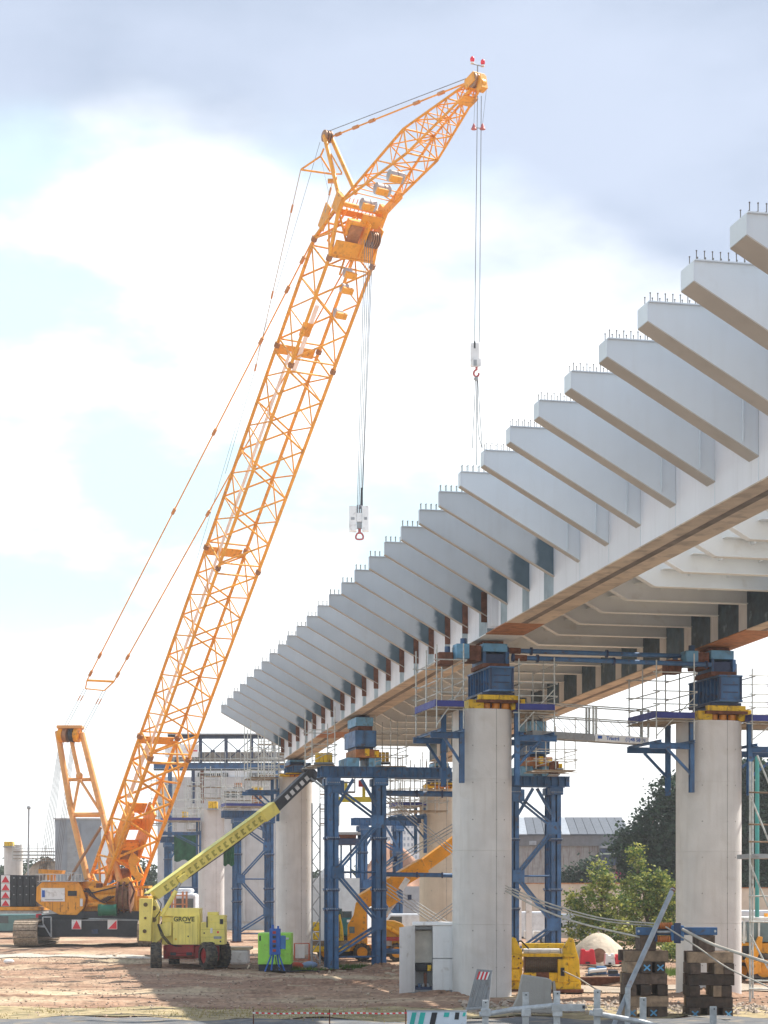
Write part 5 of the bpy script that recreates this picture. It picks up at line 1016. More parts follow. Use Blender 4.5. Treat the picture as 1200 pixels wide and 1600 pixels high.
# ------------------------------------------------------------------ mobile crane behind the near tower
mc = thing('mobile_crane', 'orange telescopic mobile crane parked behind the near blue tower', 'crane', (gx(570, 118), 118, 0)); MY = 117
a0, a1, a2 = at(548, 1418, MY), at(640, 1362, MY+1), at(712, 1315, MY+1.8)
def ob(name, p, q, w_, h, m=ORANGE2): return MB().bar(p, q, w_, h).build(name, m, mc, bev=.03)
ob('boom_base', at(562, 1411, MY), at(662, 1352, MY+1.2), .8, .95); ob('boom_extension', at(655, 1357, MY+1.1), at(725, 1306, MY+2), .62, .78); MB().bar(at(626, 1390, MY-.5), at(637, 1373, MY-.48), .12, .35).build('name_plate', WPLAS, mc)
ob('boom_head_plate', at(600, 1405, MY), at(618, 1394, MY), .9, 1.2)
pt(mc, 'lift_cylinder', GALV, at(592, 1440, MY-.2), at(617, 1410, MY-.1), .14, 10)
MB().ppx(((543, 1476), (543, 1445), (552, 1430), (556, 1410), (572, 1404), (574, 1476)), MY-.6, MY+1.4).build('slewing_body', ORANGE2, mc, bev=.06)
MB().ppx(((598, 1480), (598, 1438), (616, 1439), (630, 1444), (636, 1455), (636, 1480)), MY-.4, MY+1.6).build('engine_hood', mat('light_orange_hood', (.85, .42, .03), .4), mc, bev=.15)
MB().path([at(600, 1446, MY-.5), at(612, 1452, MY-.6), at(628, 1462, MY-.5)], .14, 10).build('exhaust_pipe', MC['light_orange_hood'], mc)
px_(mc, 'window', GLASSL, 546, 554, 1448, 1458, MY-.65, MY-.61); px_(mc, 'chassis', ORANGE2, 486, 665, 1477, 1486, MY-.5, MY+1.8, bev=.03); px_(mc, 'chassis_beam', BLACK, 500, 660, 1486, 1495, MY-.3, MY+1.6)
px_(mc, 'outrigger', RED, 600, 640, 1464, 1470, MY-.9, MY-.62); px_(mc, 'hydraulic_block', GREY, 602, 612, 1466, 1478, MY-.8, MY-.5)
for x in (510, 566, 620, 650): wheel(mc, V((gx(x, MY-.6), MY-.6, .55)), .55, .45, math.pi/2, ORANGE2, 16)
yw = thing('cable_winch', 'second yellow winch machine, left of the near tower leg in front of the mobile crane', 'winch', (gx(512, 114), 114, 0)); KY = 113.5
px_(yw, 'base_frame', YEL, 486, 546, 1479, 1487, KY, KY+2, bev=.03); px_(yw, 'motor_housing', YEL, 487, 500, 1441, 1455, KY+.2, KY+1.4, bev=.1); px_(yw, 'motor_housing', YEL, 488, 500, 1457, 1469, KY+.2, KY+1.4, bev=.1)
MB().ppx(((516, 1470), (518, 1437), (526, 1433), (531, 1428), (535, 1448), (537, 1470)), KY+.2, KY+1.3).build('gear_housing', YEL, yw, bev=.04)
for x in (520, 525, 530): px_(yw, 'gear_rib', RUST, x, x+1, 1440, 1466, KY+.15, KY+.2)
px_(yw, 'lower_box', YEL, 487, 500, 1478, 1488, KY-.3, KY-.01, bev=.05); px_(yw, 'lower_box', YEL, 530, 545, 1478, 1486, KY-.3, KY-.01, bev=.05); px_(yw, 'deck_plate', TIMBL, 487, 545, 1471, 1478.5, KY+.1, KY+1.9)
px_(yw, 'operator_cab', mat('dark_cab_paint', (.05, .09, .10), .5), 518, 534, 1420, 1436, KY+1.5, KY+2.6); px_(yw, 'cab_glass', WPLAS, 518, 527, 1428, 1436, KY+1.42, KY+1.49)
# truck cab teal behind
tk = thing('parked_truck', 'dark teal truck front partly hidden between the tower legs', 'truck', (gx(545, 128), 128, 0)); TM = mat('teal_truck_paint', (.03, .15, .16), .35)
px_(tk, 'body', TM, 532, 556, 1434, 1462, 128, 131, bev=.1); px_(tk, 'windscreen', GLASSD, 534, 549, 1424, 1434, 128.1, 130.5); px_(tk, 'name_strip', WPLAS, 542, 549, 1437, 1441, 127.9, 127.99); px_(tk, 'chassis', BLACK, 530, 558, 1462, 1474, 128.2, 131)
for x in (535, 553): wheel(tk, V((gx(x, 127.9), 128.3, .5)), .5, .35, math.pi/2, GREY, 12)
# ------------------------------------------------------------------ small site objects
t = thing('plastic_tank', 'off white block tank on the ground right of the lift wheels', 'tank', (gx(373, 112), 112, 0)); px_(t, 'body', WPLAS, 359, 387, 1484, 1507, 111, 113, bev=.12); px_(t, 'lid', mat('cream_lid', (.6, .52, .36), .6), 352, 392, 1480, 1484, 111, 113)
t = thing('sand_pile', 'rounded pile of pale sand right of the yellow winch', 'sand pile', (gx(940, 112), 112, 0))
b = MB(); n = 40; m_ = 12; vs = []; cxs = gx(938, 112)
for j in range(m_+1):
    for i in range(n):
        a = 2*math.pi*i/n; rr = 1.75*(j/m_); z = 1.85*max(0, (1-(j/m_)**1.7))**.9+.05*math.sin(i*1.7+j)*(j/m_)+random.uniform(-.03, .03)
        vs.append((cxs+rr*1.15*math.cos(a)*(1+.05*math.sin(3*a)), 113+rr*1.3*math.sin(a), z-.02))
b.add(vs, [(j*n+i, j*n+(i+1) % n, (j+1)*n+(i+1) % n, (j+1)*n+i) for j in range(m_) for i in range(n)], True); b.build('heap', SAND, t)
for i, (x0, x1, y0, y1, m, lab) in enumerate(((906, 932, 1483, 1506, REDP, 'red plastic water barrier in front of the sand pile, beside the winch'), (945, 962, 1490, 1507, WPLAS, 'white plastic water barrier between the cable reel and the second red barrier'), (961, 980, 1491, 1506, REDP, 'small red plastic water barrier next to the left timber crib'))):
    t = thing('water_barrier', lab, 'water barrier', (gx((x0+x1)/2, 108), 108, 0), 'plastic water barriers by the sand pile'); w_ = (x1-x0)
    MB().ppx(((x0, y1+1), (x0+w_*.1, y0), (x0+w_*.3, y0), (x0+w_*.36, y0+3), (x0+w_*.6, y0+3), (x0+w_*.66, y0), (x0+w_*.85, y0), (x1, y1+1)), 107.5, 108.2).build('body', m, t, bev=.05); px_(t, 'fork_slot', BLACK, x0+w_*.35, x0+w_*.6, y1-3, y1, 107.4, 107.49)
t = thing('cable_reel', 'brown wooden cable reel beside the red water barrier', 'cable reel', (gx(937, 109.5), 109.5, 0))
for y in (108.6, 109.5): MB().tube(at(936, 1493, y), at(936, 1493, y)+V((0, .08, 0)), .42, 22).build('reel_disc', TIMBL, t)
MB().tube(at(936, 1493, 108.7), at(936, 1493, 109.5), .25, 14).build('reel_core', TIMB, t)
t = thing('pump_unit', 'small blue pump unit lying beyond the rusty beam', 'pump', (gx(945, 98), 98, 0))
px_(t, 'skid', BLUED, 918, 970, 1522, 1528, 97, 98); px_(t, 'motor', BLUEL, 921, 932, 1513, 1523, 97.1, 97.8, bev=.05); px_(t, 'pump_body', BLUE, 933, 948, 1510, 1523, 97.1, 97.8, bev=.05); px_(t, 'pump_end', BLACK, 952, 966, 1516, 1524, 97.1, 97.8, bev=.05)
MB().tube(at(921, 1518, 97), at(948, 1515, 97), .1, 10).build('pipe', WPLAS, t)
o = MB().ibeam(at(903, 1535, 90), at(985, 1534, 90), .4, .5, .06).build('steel_beam', RUST); tag(o, 'long rusty steel beam lying on the ground right of the winch', 'steel beam')
o = MB().ibeam(at(1140, 1528, 96), at(1240, 1528, 96), .4, .5, .06).build('steel_beam', mat('pale_beam_paint', (.5, .47, .42), .7)); tag(o, 'pale steel beam on the ground behind the backhoe, right of the pier', 'steel beam')
o = MB().box(gx(360, 108.5), gx(640, 108.5), 108.5, 109., -.08, .1).build('sleeper_line', mat('dusty_timber', (.27, .2, .15), .9)); tag(o, 'low timber edging lying on the ground along the foot of the near tower', 'timber edging')
t = thing('mesh_barrier', 'small red and white site fence panel beside the pier behind the generator', 'site fence', (gx(470, 118), 118, 0))
for x in (460, 483): pt(t, 'post', mat('orange_red_tube', (.55, .12, .05), .5), V((gx(x, 118), 118, 0)), at(x, 1474, 118), .04, 6)
px_(t, 'panel', WHITE, 461, 476, 1476, 1497, 118.1, 118.15); pt(t, 'rail', MC['orange_red_tube'], at(460, 1474, 118), at(483, 1474, 118), .03, 6); pt(t, 'rail', MC['orange_red_tube'], at(460, 1500, 118), at(483, 1500, 118), .03, 6)
def sack(px, py, Y, m, lab, r=.35):
    o = MB().sphere((gx(px, Y), Y, .16), r, 14, 8, (1.3, 1, .6)).build('sack', m); tag(o, lab, 'sack', 'sacks near the generator')
sack(462, 1512, 106, mat('red_sack', (.45, .07, .04), .8), 'red sack on the ground just right of the generator'); sack(484, 1512, 107, mat('blue_sheet', (.25, .35, .55), .7), 'pale blue crumpled sack left of the near tower foot'); sack(14, 1506, 112, WPLAS, 'small white bag lying far left on the bare earth', .25)
# backhoe loader
bh = thing('backhoe_loader', 'orange yellow backhoe loader half cut by the right picture edge', 'backhoe', (gx(1195, 92), 92, 0)); EY = 91
CABM = mat('pale_cab_paint', (.70, .72, .70), .5)
px_(bh, 'cab_roof', CABM, 1162, 1222, 1433, 1438, EY, EY+1.9, bev=.04); px_(bh, 'cab_window', GLASSL, 1167, 1218, 1441, 1472, EY+.1, EY+1.8, bev=.02)
for x in (1163, 1186, 1215): MB().bar(at(x, 1438, EY), at(x-.5, 1474, EY), .09).build('cab_pillar', CABM, bh)
px_(bh, 'body', ORANGE2, 1158, 1228, 1473, 1504, EY+.1, EY+2, bev=.08); px_(bh, 'body_side', BLACK, 1160, 1176, 1478, 1500, EY-.02, EY+.09, bev=.03)
MB().ppx(((1170, 1515), (1165, 1500), (1178, 1482), (1186, 1463), (1192, 1464), (1190, 1482), (1182, 1500), (1176, 1516)), EY-.6, EY-.25).build('loader_arm', ORANGE2, bh, bev=.03)
MB().ppx(((1168, 1508), (1188, 1500), (1190, 1520), (1172, 1524)), EY-.9, EY-.61).build('bucket', ORANGE, bh, bev=.03)
MB().tube(at(1197, 1427, EY+.5), at(1197, 1433, EY+.5), .1, 10).build('beacon', ORANGE, bh)
for x, r in ((1194, .72), (1250, .72)): wheel(bh, V((gx(x, EY-.2), EY-.1, r-.05)), r, .5, math.pi/2, ORANGE2, 18)
wheel(bh, V((gx(1160, EY+1.6), EY+1.8, .45)), .45, .35, math.pi/2, ORANGE2, 14)
def mound(px, Y, rx, ry, h, m, lab, seed):
    t = thing('earth_mound', lab, 'earth mound', (gx(px, Y), Y, 0), 'earth mounds'); b = MB(); n, m_ = 36, 14; vs = []; random.seed(seed); c = gx(px, Y)
    ph = [random.uniform(0, 6) for _ in range(4)]
    for j in range(m_+1):
        for i in range(n):
            a = 2*math.pi*i/n; r = j/m_; z = h*max(0, math.cos(r*math.pi/2))*(1+.12*math.sin(3*a+ph[0])+.08*math.sin(7*a+ph[1]))+random.uniform(-.12, .12)*(1-r)
            vs.append((c+rx*r*math.cos(a), Y+ry+ry*r*math.sin(a), z-.1))
    b.add(vs, [(j*n+i, j*n+(i+1) % n, (j+1)*n+(i+1) % n, (j+1)*n+i) for j in range(m_) for i in range(n)], True).build('soil', m, t)
# ------------------------------------------------------------------ background buildings
def hall():
    Y = 205; t = thing('casting_hall', 'pale grey hall with dark window bands behind the slim pier', 'building', (gx(345, Y), Y, 0))
    px_(t, 'wall', CONC2, 246, 440, 1214, 1440, Y, Y+18); px_(t, 'parapet', WHITE, 303, 440, 1203, 1213.8, Y+.4, Y+17); MB().box(gx(246, Y), gx(440, Y), Y+.2, Y+17, gz(1440, Y)-2, gz(1440, Y)).build('plinth', CONC2, t)
    for x0, x1 in ((308, 356), (389, 428)):
        w_ = px_(t, 'window_band', GLASSD, x0, x1, 1207.5, 1213.5, Y+.2, Y+.39)
        for x in np.arange(x0, x1, 3): px_(w_, 'mullion', WHITE, x, x+.7, 1207.5, 1213.5, Y+.12, Y+.19)
    for x in (270, 300, 340, 380, 420): px_(t, 'pilaster', CONC2, x, x+2.5, 1214.5, 1440, Y-.3, Y-.01)
    for x0 in (350, 362, 374): px_(t, 'window', GLASSD, x0, x0+8, 1236, 1246, Y-.05, Y-.01)
hall()
def gantry_bridge():
    Y = 196; t = thing('launching_gantry', 'dark blue lattice gantry bridge high in front of the pale hall', 'gantry', (gx(350, Y), Y, 0))
    pi_(t, 'top_chord', BLUED, at(262, 1151, Y), at(446, 1151, Y), .6, .42, .08); px_(t, 'roof_sheet', GREY, 262, 446, 1146, 1148, Y-.6, Y+2); pi_(t, 'bottom_chord', BLUE, at(240, 1196.5, Y), at(486, 1196.5, Y), .6, .6, .06)
    for x in (275, 313, 353, 393, 428): px_(t, 'post', BLUED, x-2.5, x+2.5, 1154, 1192, Y-.15, Y+.25)
    for x in (275, 313, 353, 393):
        pb(t, 'diagonal', BLUED, at(x, 1156, Y), at(x+38, 1190, Y), .09); pb(t, 'diagonal', BLUED, at(x+38, 1156, Y+.1), at(x, 1190, Y+.1), .09); px_(t, 'node_plate', BLUED, x+16, x+23, 1172, 1175, Y-.1, Y)
    px_(t, 'parapet_panel', mat('beige_panel', (.50, .43, .36), .8), 262, 446, 1175, 1190, Y+1.5, Y+1.7); px_(t, 'painted_under_shade', BLACK, 240, 446, 1201.5, 1203.5, Y+.5, Y+1.2)  # black strip stands in for the shade under the bottom chord
    pt(t, 'rail', TUBE, at(262, 1186, Y-.6), at(440, 1186, Y-.6), .05, 5)
    for x in np.arange(264, 440, 8): pt(t, 'rail_post', TUBE, at(x, 1192, Y-.6), at(x, 1174, Y-.6), .04, 5)
    for x0, x1 in ((258, 310),):
        w_ = px_(t, 'sign_panel', WHITE, x0, x1, 1163, 1183, Y-1, Y-.9); px_(w_, 'red_line', REDP, 292, 308, 1172, 1174, Y-1.05, Y-1.01)
    for x in (267, 281): px_(t, 'leg', RUST if x > 270 else BLUED, x+32, x+37, 1204, 1255, Y, Y+.4)
    for x in (262, 430): px_(t, 'main_leg', BLUE, x, x+6, 1204, 1455, Y, Y+.6)
gantry_bridge()
def sc_back(x0, x1, y0, y1, Y, nx, ny, lab):
    t = thing('scaffolding', lab, 'scaffold', at(x0, y1, Y), 'scaffold frames in front of the pale hall')
    for x in np.linspace(x0, x1, nx): pt(t, 'standard', TUBE, at(x, y1, Y), at(x, y0+random.uniform(-6, 6), Y), .045, 5)
    for y in np.linspace(y0+8, y1, ny): pt(t, 'ledger', TUBE, at(x0, y, Y), at(x1, y, Y), .04, 5)
    for y in np.linspace(y0+12, y1-4, 3): px_(t, 'deck', DECKB, x0, x1, y, y+1.5, Y, Y+1)
sc_back(404, 436, 1150, 1262, 184, 5, 9, 'tall scaffold frame just left of the bridge end pier')
sc_back(292, 316, 1215, 1300, 184, 4, 7, 'scaffold frame left of the slim pier above the blue tower')
sc_back(350, 392, 1225, 1265, 182, 5, 4, 'low wide scaffold frame above the lift boom')
sc_back(236, 262, 1212, 1290, 186, 4, 6, 'scaffold frame behind the lattice boom, at the left end of the hall'); sc_back(312, 346, 1200, 1250, 187, 5, 5, 'scaffold frame above the slim pier against the hall wall'); sc_back(436, 462, 1165, 1212, 134, 4, 5, 'scaffold frame beside the bridge end over the pier head'); sc_back(602, 640, 1225, 1275, 140, 6, 4, 'scaffold frame above the farther blue tower')
t = thing('work_platform', 'grey topped platform on a dark blue beam seen between the near tower legs', 'platform', at(541, 1320, 150)); px_(t, 'deck', GREY, 520, 563, 1300, 1304, 150, 153); px_(t, 'beam', BLUED, 522, 561, 1310, 1320, 150.2, 152.5, bev=.03); px_(t, 'packing', RUST, 526, 556, 1304.3, 1309.7, 150.3, 152.3)
for x in (524, 533, 548, 557): pt(t, 'post', BLUE, at(x, 1320, 151), V((gx(x, 151), 151, 0)), .07, 6)
sc_back(500, 530, 1228, 1290, 170, 5, 6, 'distant scaffold seen between the legs of the near tower')
sc_back(20, 84, 1318, 1345, 240, 6, 3, 'distant low scaffold between the far left piers')
bk = thing('concrete_block_building', 'flat topped pale grey building behind the crane gantry', 'building', (gx(120, 232), 232, 0)); px_(bk, 'wall', conc('shade_tinted_concrete', (.30, .33, .37)), 86, 158, 1280, 1440, 232, 244); px_(bk, 'roof_slab', CONC2, 84, 160, 1278, 1280, 231.8, 244.4); px_(bk, 'side_recess', GREY, 105, 124, 1285, 1372, 231.7, 231.99)  # pale block, with the shade on its wall put into a darker concrete
# warehouse
def warehouse():
    Y = 232; t = thing('warehouse', 'long grey warehouse with pale roof light and stained wall behind the leafy trees', 'building', (gx(890, Y), Y, 0))
    RF = mat('blue_grey_roof_sheet', (.085, .10, .125), .6, var=.15, jitter=.1); W1 = mat('stained_wall', (.30, .30, .30), .9, var=.15, streak=.9, dirtc=(.15, .08, .06)); RL = mat('roof_light', (.28, .31, .35), .5); UP = mat('upper_grey_cladding', (.16, .165, .18), .8, var=.15)
    A, B = gx(770, Y), gx(985, Y); z0, z1, z2, z3 = -.1, gz(1322, Y), gz(1305, Y), gz(1280, Y)
    MB().box(A, B, Y, Y+26, z0, z1).build('wall', W1, t); MB().box(A-.2, B+.1, Y-.3, Y+26, z1, z2-.05).build('upper_cladding', UP, t); n = 16
    for i in range(n):
        x0, x1 = A+(B-A)*i/n+.03, A+(B-A)*(i+1)/n-.03; m = RL if i in (3, 7, 8) else RF
        MB().prism([V((x0, Y-.5, z2)), V((x1, Y-.5, z2)), V((x1+.6, Y+13, z3+.6)), V((x0+.6, Y+13, z3+.6))], (0, 0, .12)).build('roof_sheet', m, t)
    MB().box(A, B, Y+13, Y+13.4, z2, z3+.7).build('ridge', RF, t)
    for i in range(20): x = A+(B-A)*i/20; MB().box(x, x+.1, Y-.06, Y-.005, 0, z1).build('wall_rib', W1, t)
    px_(t, 'roof_hatch', RL, 827, 838, 1314, 1320, Y-.4, Y-.31)
    px_(t, 'canopy', RL, 940, 985, 1321, 1325, Y-3, Y-.4); px_(t, 'annex_wall', BLUED, 940, 985, 1326, 1352, Y-2.8, Y-.5); px_(t, 'annex_pipe', mat('pale_green_pipe', (.4, .5, .42), .6), 938, 985, 1333, 1335, Y-3, Y-2.9)
    px_(t, 'red_poster', mat('magenta_poster', (.35, .02, .12), .6), 962, 980, 1362, 1382, Y-3, Y-2.9)
warehouse()
def wallthing(lab, x0, x1, y0, y1, Y, m, mcap=None):
    t = thing('boundary_wall', lab, 'wall', (gx((x0+x1)/2, Y), Y, 0)); z1 = gz(y0, Y); n = max(1, int((x1-x0)/22))
    for i in range(n): a = x0+(x1-x0)*i/n; px_(t, 'wall_panel', m, a+.15, a+(x1-x0)/n-.15, y0, HORZ+4.6*FPX/Y, Y, Y+.3)
    if mcap: px_(t, 'coping', mcap, x0, x1, y0-1.5, y0-.1, Y-.1, Y+.4)
BEI = mat('beige_render', (.56, .48, .39), .9, var=.15, scale=1)
wallthing('long beige wall between the warehouse and the yard vans', 770, 1010, 1381, 1400, 170, BEI, RUSTO)
wallthing('beige wall at the right edge behind the backhoe', 1130, 1260, 1388, 1400, 150, BEI, RUSTO)
wallthing('white hoarding behind the legs of the near tower', 480, 562, 1372, 1440, 150, mat('white_hoarding', (.52, .58, .62), .7, var=.1))
wallthing('pale grey hoarding left of the nearest pier', 606, 712, 1385, 1430, 165, mat('grey_hoarding', (.42, .46, .50), .7, var=.1))
wallthing('low grey wall far left behind the crane tracks', -60, 250, 1415, 1440, 215, mat('site_wall', (.34, .37, .38), .8, var=.2))
# vans / trucks
t = thing('parked_truck', 'tall white truck cab behind the orange trestle and the lift boom', 'truck', (gx(288, 165), 165, 0), 'vehicles parked in the yard'); TW = mat('white_truck_cab_paint', (.70, .74, .78), .35)
px_(t, 'cab', TW, 268, 306, 1396, 1466, 165, 168, bev=.25); px_(t, 'roof_deflector', TW, 276, 300, 1388, 1396, 165.6, 168, bev=.3); px_(t, 'windscreen', GLASSD, 272, 302, 1404, 1421, 164.9, 164.99, bev=.02); px_(t, 'grille', BLACK, 277, 297, 1434, 1450, 164.9, 164.99)
for x in (273, 300): px_(t, 'headlight', WPLAS, x-2, x+2, 1455, 1459, 164.88, 164.98)
for x in (273, 301): wheel(t, V((gx(x, 165), 165.6, .5)), .5, .4, 0, GREY, 12)
def van(px, Y, w_, h, m, lab, kind='van'):
    x = gx(px, Y); t = thing('parked_'+kind, lab, kind, (x, Y, 0), 'vehicles parked in the yard')
    MB().prism([V((x-w_/2, Y, .45)), V((x-w_/2, Y, h*.52)), V((x-w_/2+.5, Y, h*.60)), V((x-w_/2+1.2, Y, h)), V((x+w_/2, Y, h)), V((x+w_/2, Y, .45))], (0, 1.9, 0)).build('body', m, t, bev=.12)
    MB().prism([V((x-w_/2+.7, Y-.02, h*.62)), V((x-w_/2+1.25, Y-.02, h*.92)), V((x-w_/2+2.1, Y-.02, h*.92)), V((x-w_/2+2.1, Y-.02, h*.62))], (0, .015, 0)).build('side_window', GLASSD, t)
    MB().box(x-w_/2+.1, x+w_/2-.1, Y-.03, Y-.01, .5, .62).build('trim', BLACK, t)
    for xx in (x-w_/2+.9, x+w_/2-.9): wheel(t, V((xx, Y+.1, .36)), .36, .25, math.pi/2, GREY, 10)
van(815, 150, 5.4, 2.6, mat('white_van_paint', (.66, .70, .74), .35), 'white van just right of the nearest pier under the cables')
van(882, 158, 5.0, 2.3, mat('silver_van_paint', (.40, .45, .50), .3), 'silver van behind the winch and left of the leafy trees')
van(1175, 135, 6.2, 2.9, MC['white_van_paint'], 'white van behind the backhoe at the right edge')
van(628, 145, 4.2, 2.5, MC['white_van_paint'], 'white van beside the farther blue tower')
van(20, 170, 5.0, 2.1, mat('teal_car_paint', (.10, .20, .20), .4), 'dark teal pickup behind the crane track at the far left', 'pickup')
# stacked white frames / pallets in the yard right of the winch
t = thing('window_frame_stack', 'stack of pale metal frames standing in the yard behind the winch', 'frame stack', (gx(870, 135), 135, 0))
for i in range(8): 
    x = 855+i*5.2; px_(t, 'frame', WPLAS, x, x+4, 1437+(i % 3)*3, 1452, 135, 135.1); px_(t, 'frame', GLASSD, x+1, x+3, 1439+(i % 3)*3, 1450, 134.9, 134.99)
for i in range(5): px_(t, 'pallet', WPLAS, 820+i*14, 831+i*14, 1455, 1466, 130, 131)
for i, x in enumerate((806, 822)):
    t = thing('site_post', ('left','right')[i]+' pale upright board standing by the tower foot behind the nearest pier', 'board', (gx(x, 125), 125, 0)); px_(t, 'board', WPLAS, x, x+9, 1405, 1470, 125, 125.1); px_(t, 'edge_trim', GREY, x-.6, x-.1, 1405, 1470, 125, 125.1)
GT = mat('dark_green_tarp', (.02, .10, .05), .8, var=.3)
for x0, x1, y0, y1, Y, lab in ((272, 306, 1302, 1345, 188, 'dark green tarpaulin hung inside the blue tower left of the slim pier'), (349, 366, 1312, 1352, 158, 'dark green tarpaulin beside the slim pier, right of it')):
    t = thing('tarpaulin', lab, 'tarpaulin', (gx(x0, Y), Y, 0)); n = 8; vs = []
    for i in range(n+1):
        f = i/n; yy = Y+.15*math.sin(i*1.9); vs += [at(x0+(x1-x0)*f, y0+1.5*math.sin(i*.8), yy), at(x0+(x1-x0)*f, y1+math.sin(i*1.3)*2, yy)]
    MB().add(vs, [(2*i, 2*i+2, 2*i+3, 2*i+1) for i in range(n)], True).build('sheet', GT, t); pt(t, 'top_rope', CABLE, at(x0-2, y0-1, Y), at(x1+2, y0-1, Y), .03, 5)
tower(V((gx(345, 222), 222, 0)), 9.2, (-2.6, 2.6), (-4, 4.5), 'distant blue tower behind the hall scaffolding, left of the lift boom tip', lw=.24) if False else None
def debris():
    b = MB(); r = random.Random(11)
    for _ in range(150):
        x, y = r.choice(((r.uniform(-24, 12), r.uniform(95, 128)), (r.uniform(-6, 24), r.uniform(76, 112)), (r.uniform(-3, 6), r.uniform(103, 112)))); a = r.uniform(0, 3.14); L_ = r.uniform(.2, 1.3); d = V((math.cos(a), math.sin(a), r.uniform(-.05, .12))).normalized(); q = d.cross(ZX).normalized()
        b.obox(V((x, y, terrain(x, y)-.04)), d, q, q.cross(d)*-1 if q.cross(d).z < 0 else q.cross(d), (0, L_), (0, r.uniform(.05, .2)), (0, r.uniform(.03, .12)))
    o = b.build('timber_scraps', mat('scrap_timber', (.38, .30, .22), .9, var=.5, scale=1.5), kind='stuff'); tag(o, 'scattered timber offcuts and scraps lying over the site ground', 'scraps')
debris()
for i, (px, Y, rx, h, lab) in enumerate(((478, 108, 1.3, .32, 'small spoil bank beside the generator'), (596, 106.4, 1.6, .3, 'small spoil bank at the right foot of the near tower'), (690, 79.6, 2.6, .22, 'low reddish rubble bank in front of the white cabinet'), (1110, 80.6, 1.9, .28, 'low earth bank around the foot of the right pier'), (1020, 90, 2.4, .3, 'low earth bank left of the right pier'))):
    mound(px, Y-.8, rx, .9, h, EARTH, lab, 40+i)
# orange frames near lift
t = thing('orange_trestle', 'pink orange steel trestle behind the lift boom foot', 'trestle', (gx(278, 118), 118, 0)); OT = mat('pale_orange_steel', (.72, .30, .16), .5)
for x in (267, 272, 284, 290): px_(t, 'upright', OT, x, x+2.5, 1393, 1425, 118, 118.3)
for y in (1398, 1412): px_(t, 'rail', OT, 267, 292, y, y+2, 117.9, 117.99)
# street lamp
t = thing('street_lamp', 'slim lamp post with round head far left against the sky', 'lamp post', (gx(45, 200), 200, 0)); pt(t, 'pole', GREY, V((gx(43, 200), 200, 0)), at(45, 1264, 200), .09, 8, ); MB().sphere(at(45, 1262, 200), .22).build('lamp_head', GREY, t)
# apartment tower far away
def block():
    Y = 700; t = thing('apartment_tower', 'white apartment tower block far beyond the earth mounds', 'building', (gx(628, Y), Y, 0)); WB = mat('tower_block_render', (.62, .64, .68), .8, var=.05); GB = mat('blue_grey_window', (.22, .27, .36), .4, jitter=.3)
    px_(t, 'facade', WB, 598, 660, 1284, 1405, Y, Y+15)
    for i in range(10):
        for j in range(9): x = 600.5+i*6; y = 1289+j*9.5; px_(t, 'window', GB, x, x+3, y, y+5, Y-.2, Y-.02)
block()
RE = mat('red_brown_soil', (.34, .20, .14), .95, var=.25, scale=.6, bump=.8, bscale=3)
mound(610, 205, 7, 6, 8.2, RE, 'tall red brown earth mound seen between the tower legs', 3); mound(655, 215, 6, 6, 6.6, RE, 'lower red brown earth mound beside the tan pier', 4); mound(60, 235, 6, 6, 7.2, mat('tan_soil', (.45, .34, .25), .95, var=.2), 'tan earth mound behind the crane at the far left', 5)
mound(530, 200, 5, 5, 6.5, CONC2, 'grey white spoil heap behind the white hoarding', 6)
# ------------------------------------------------------------------ vegetation
def leafmat(name, col, col2):
    m = bpy.data.materials.new(name); m.use_nodes = True; t = m.node_tree; n = t.nodes; l = t.links; b = n['Principled BSDF']; b.inputs['Roughness'].default_value = .6; b.inputs['Specular IOR Level'].default_value = .25
    a = n.new('ShaderNodeAttribute'); a.attribute_name = 'tint'; x = n.new('ShaderNodeMix'); x.data_type = 'RGBA'; x.inputs[6].default_value = (*col, 1); x.inputs[7].default_value = (*col2, 1)
    l.new(a.outputs['Fac'], x.inputs[0]); l.new(x.outputs[2], b.inputs['Base Color'])
    tr = n.new('ShaderNodeBsdfTranslucent'); l.new(x.outputs[2], tr.inputs[0]); mx = n.new('ShaderNodeMixShader'); mx.inputs[0].default_value = .3; l.new(b.outputs[0], mx.inputs[1]); l.new(tr.outputs[0], mx.inputs[2]); l.new(mx.outputs[0], n['Material Output'].inputs[0])
    return m
BARK = mat('bark', (.13, .10, .075), .9, var=.3, scale=5, bump=.6)
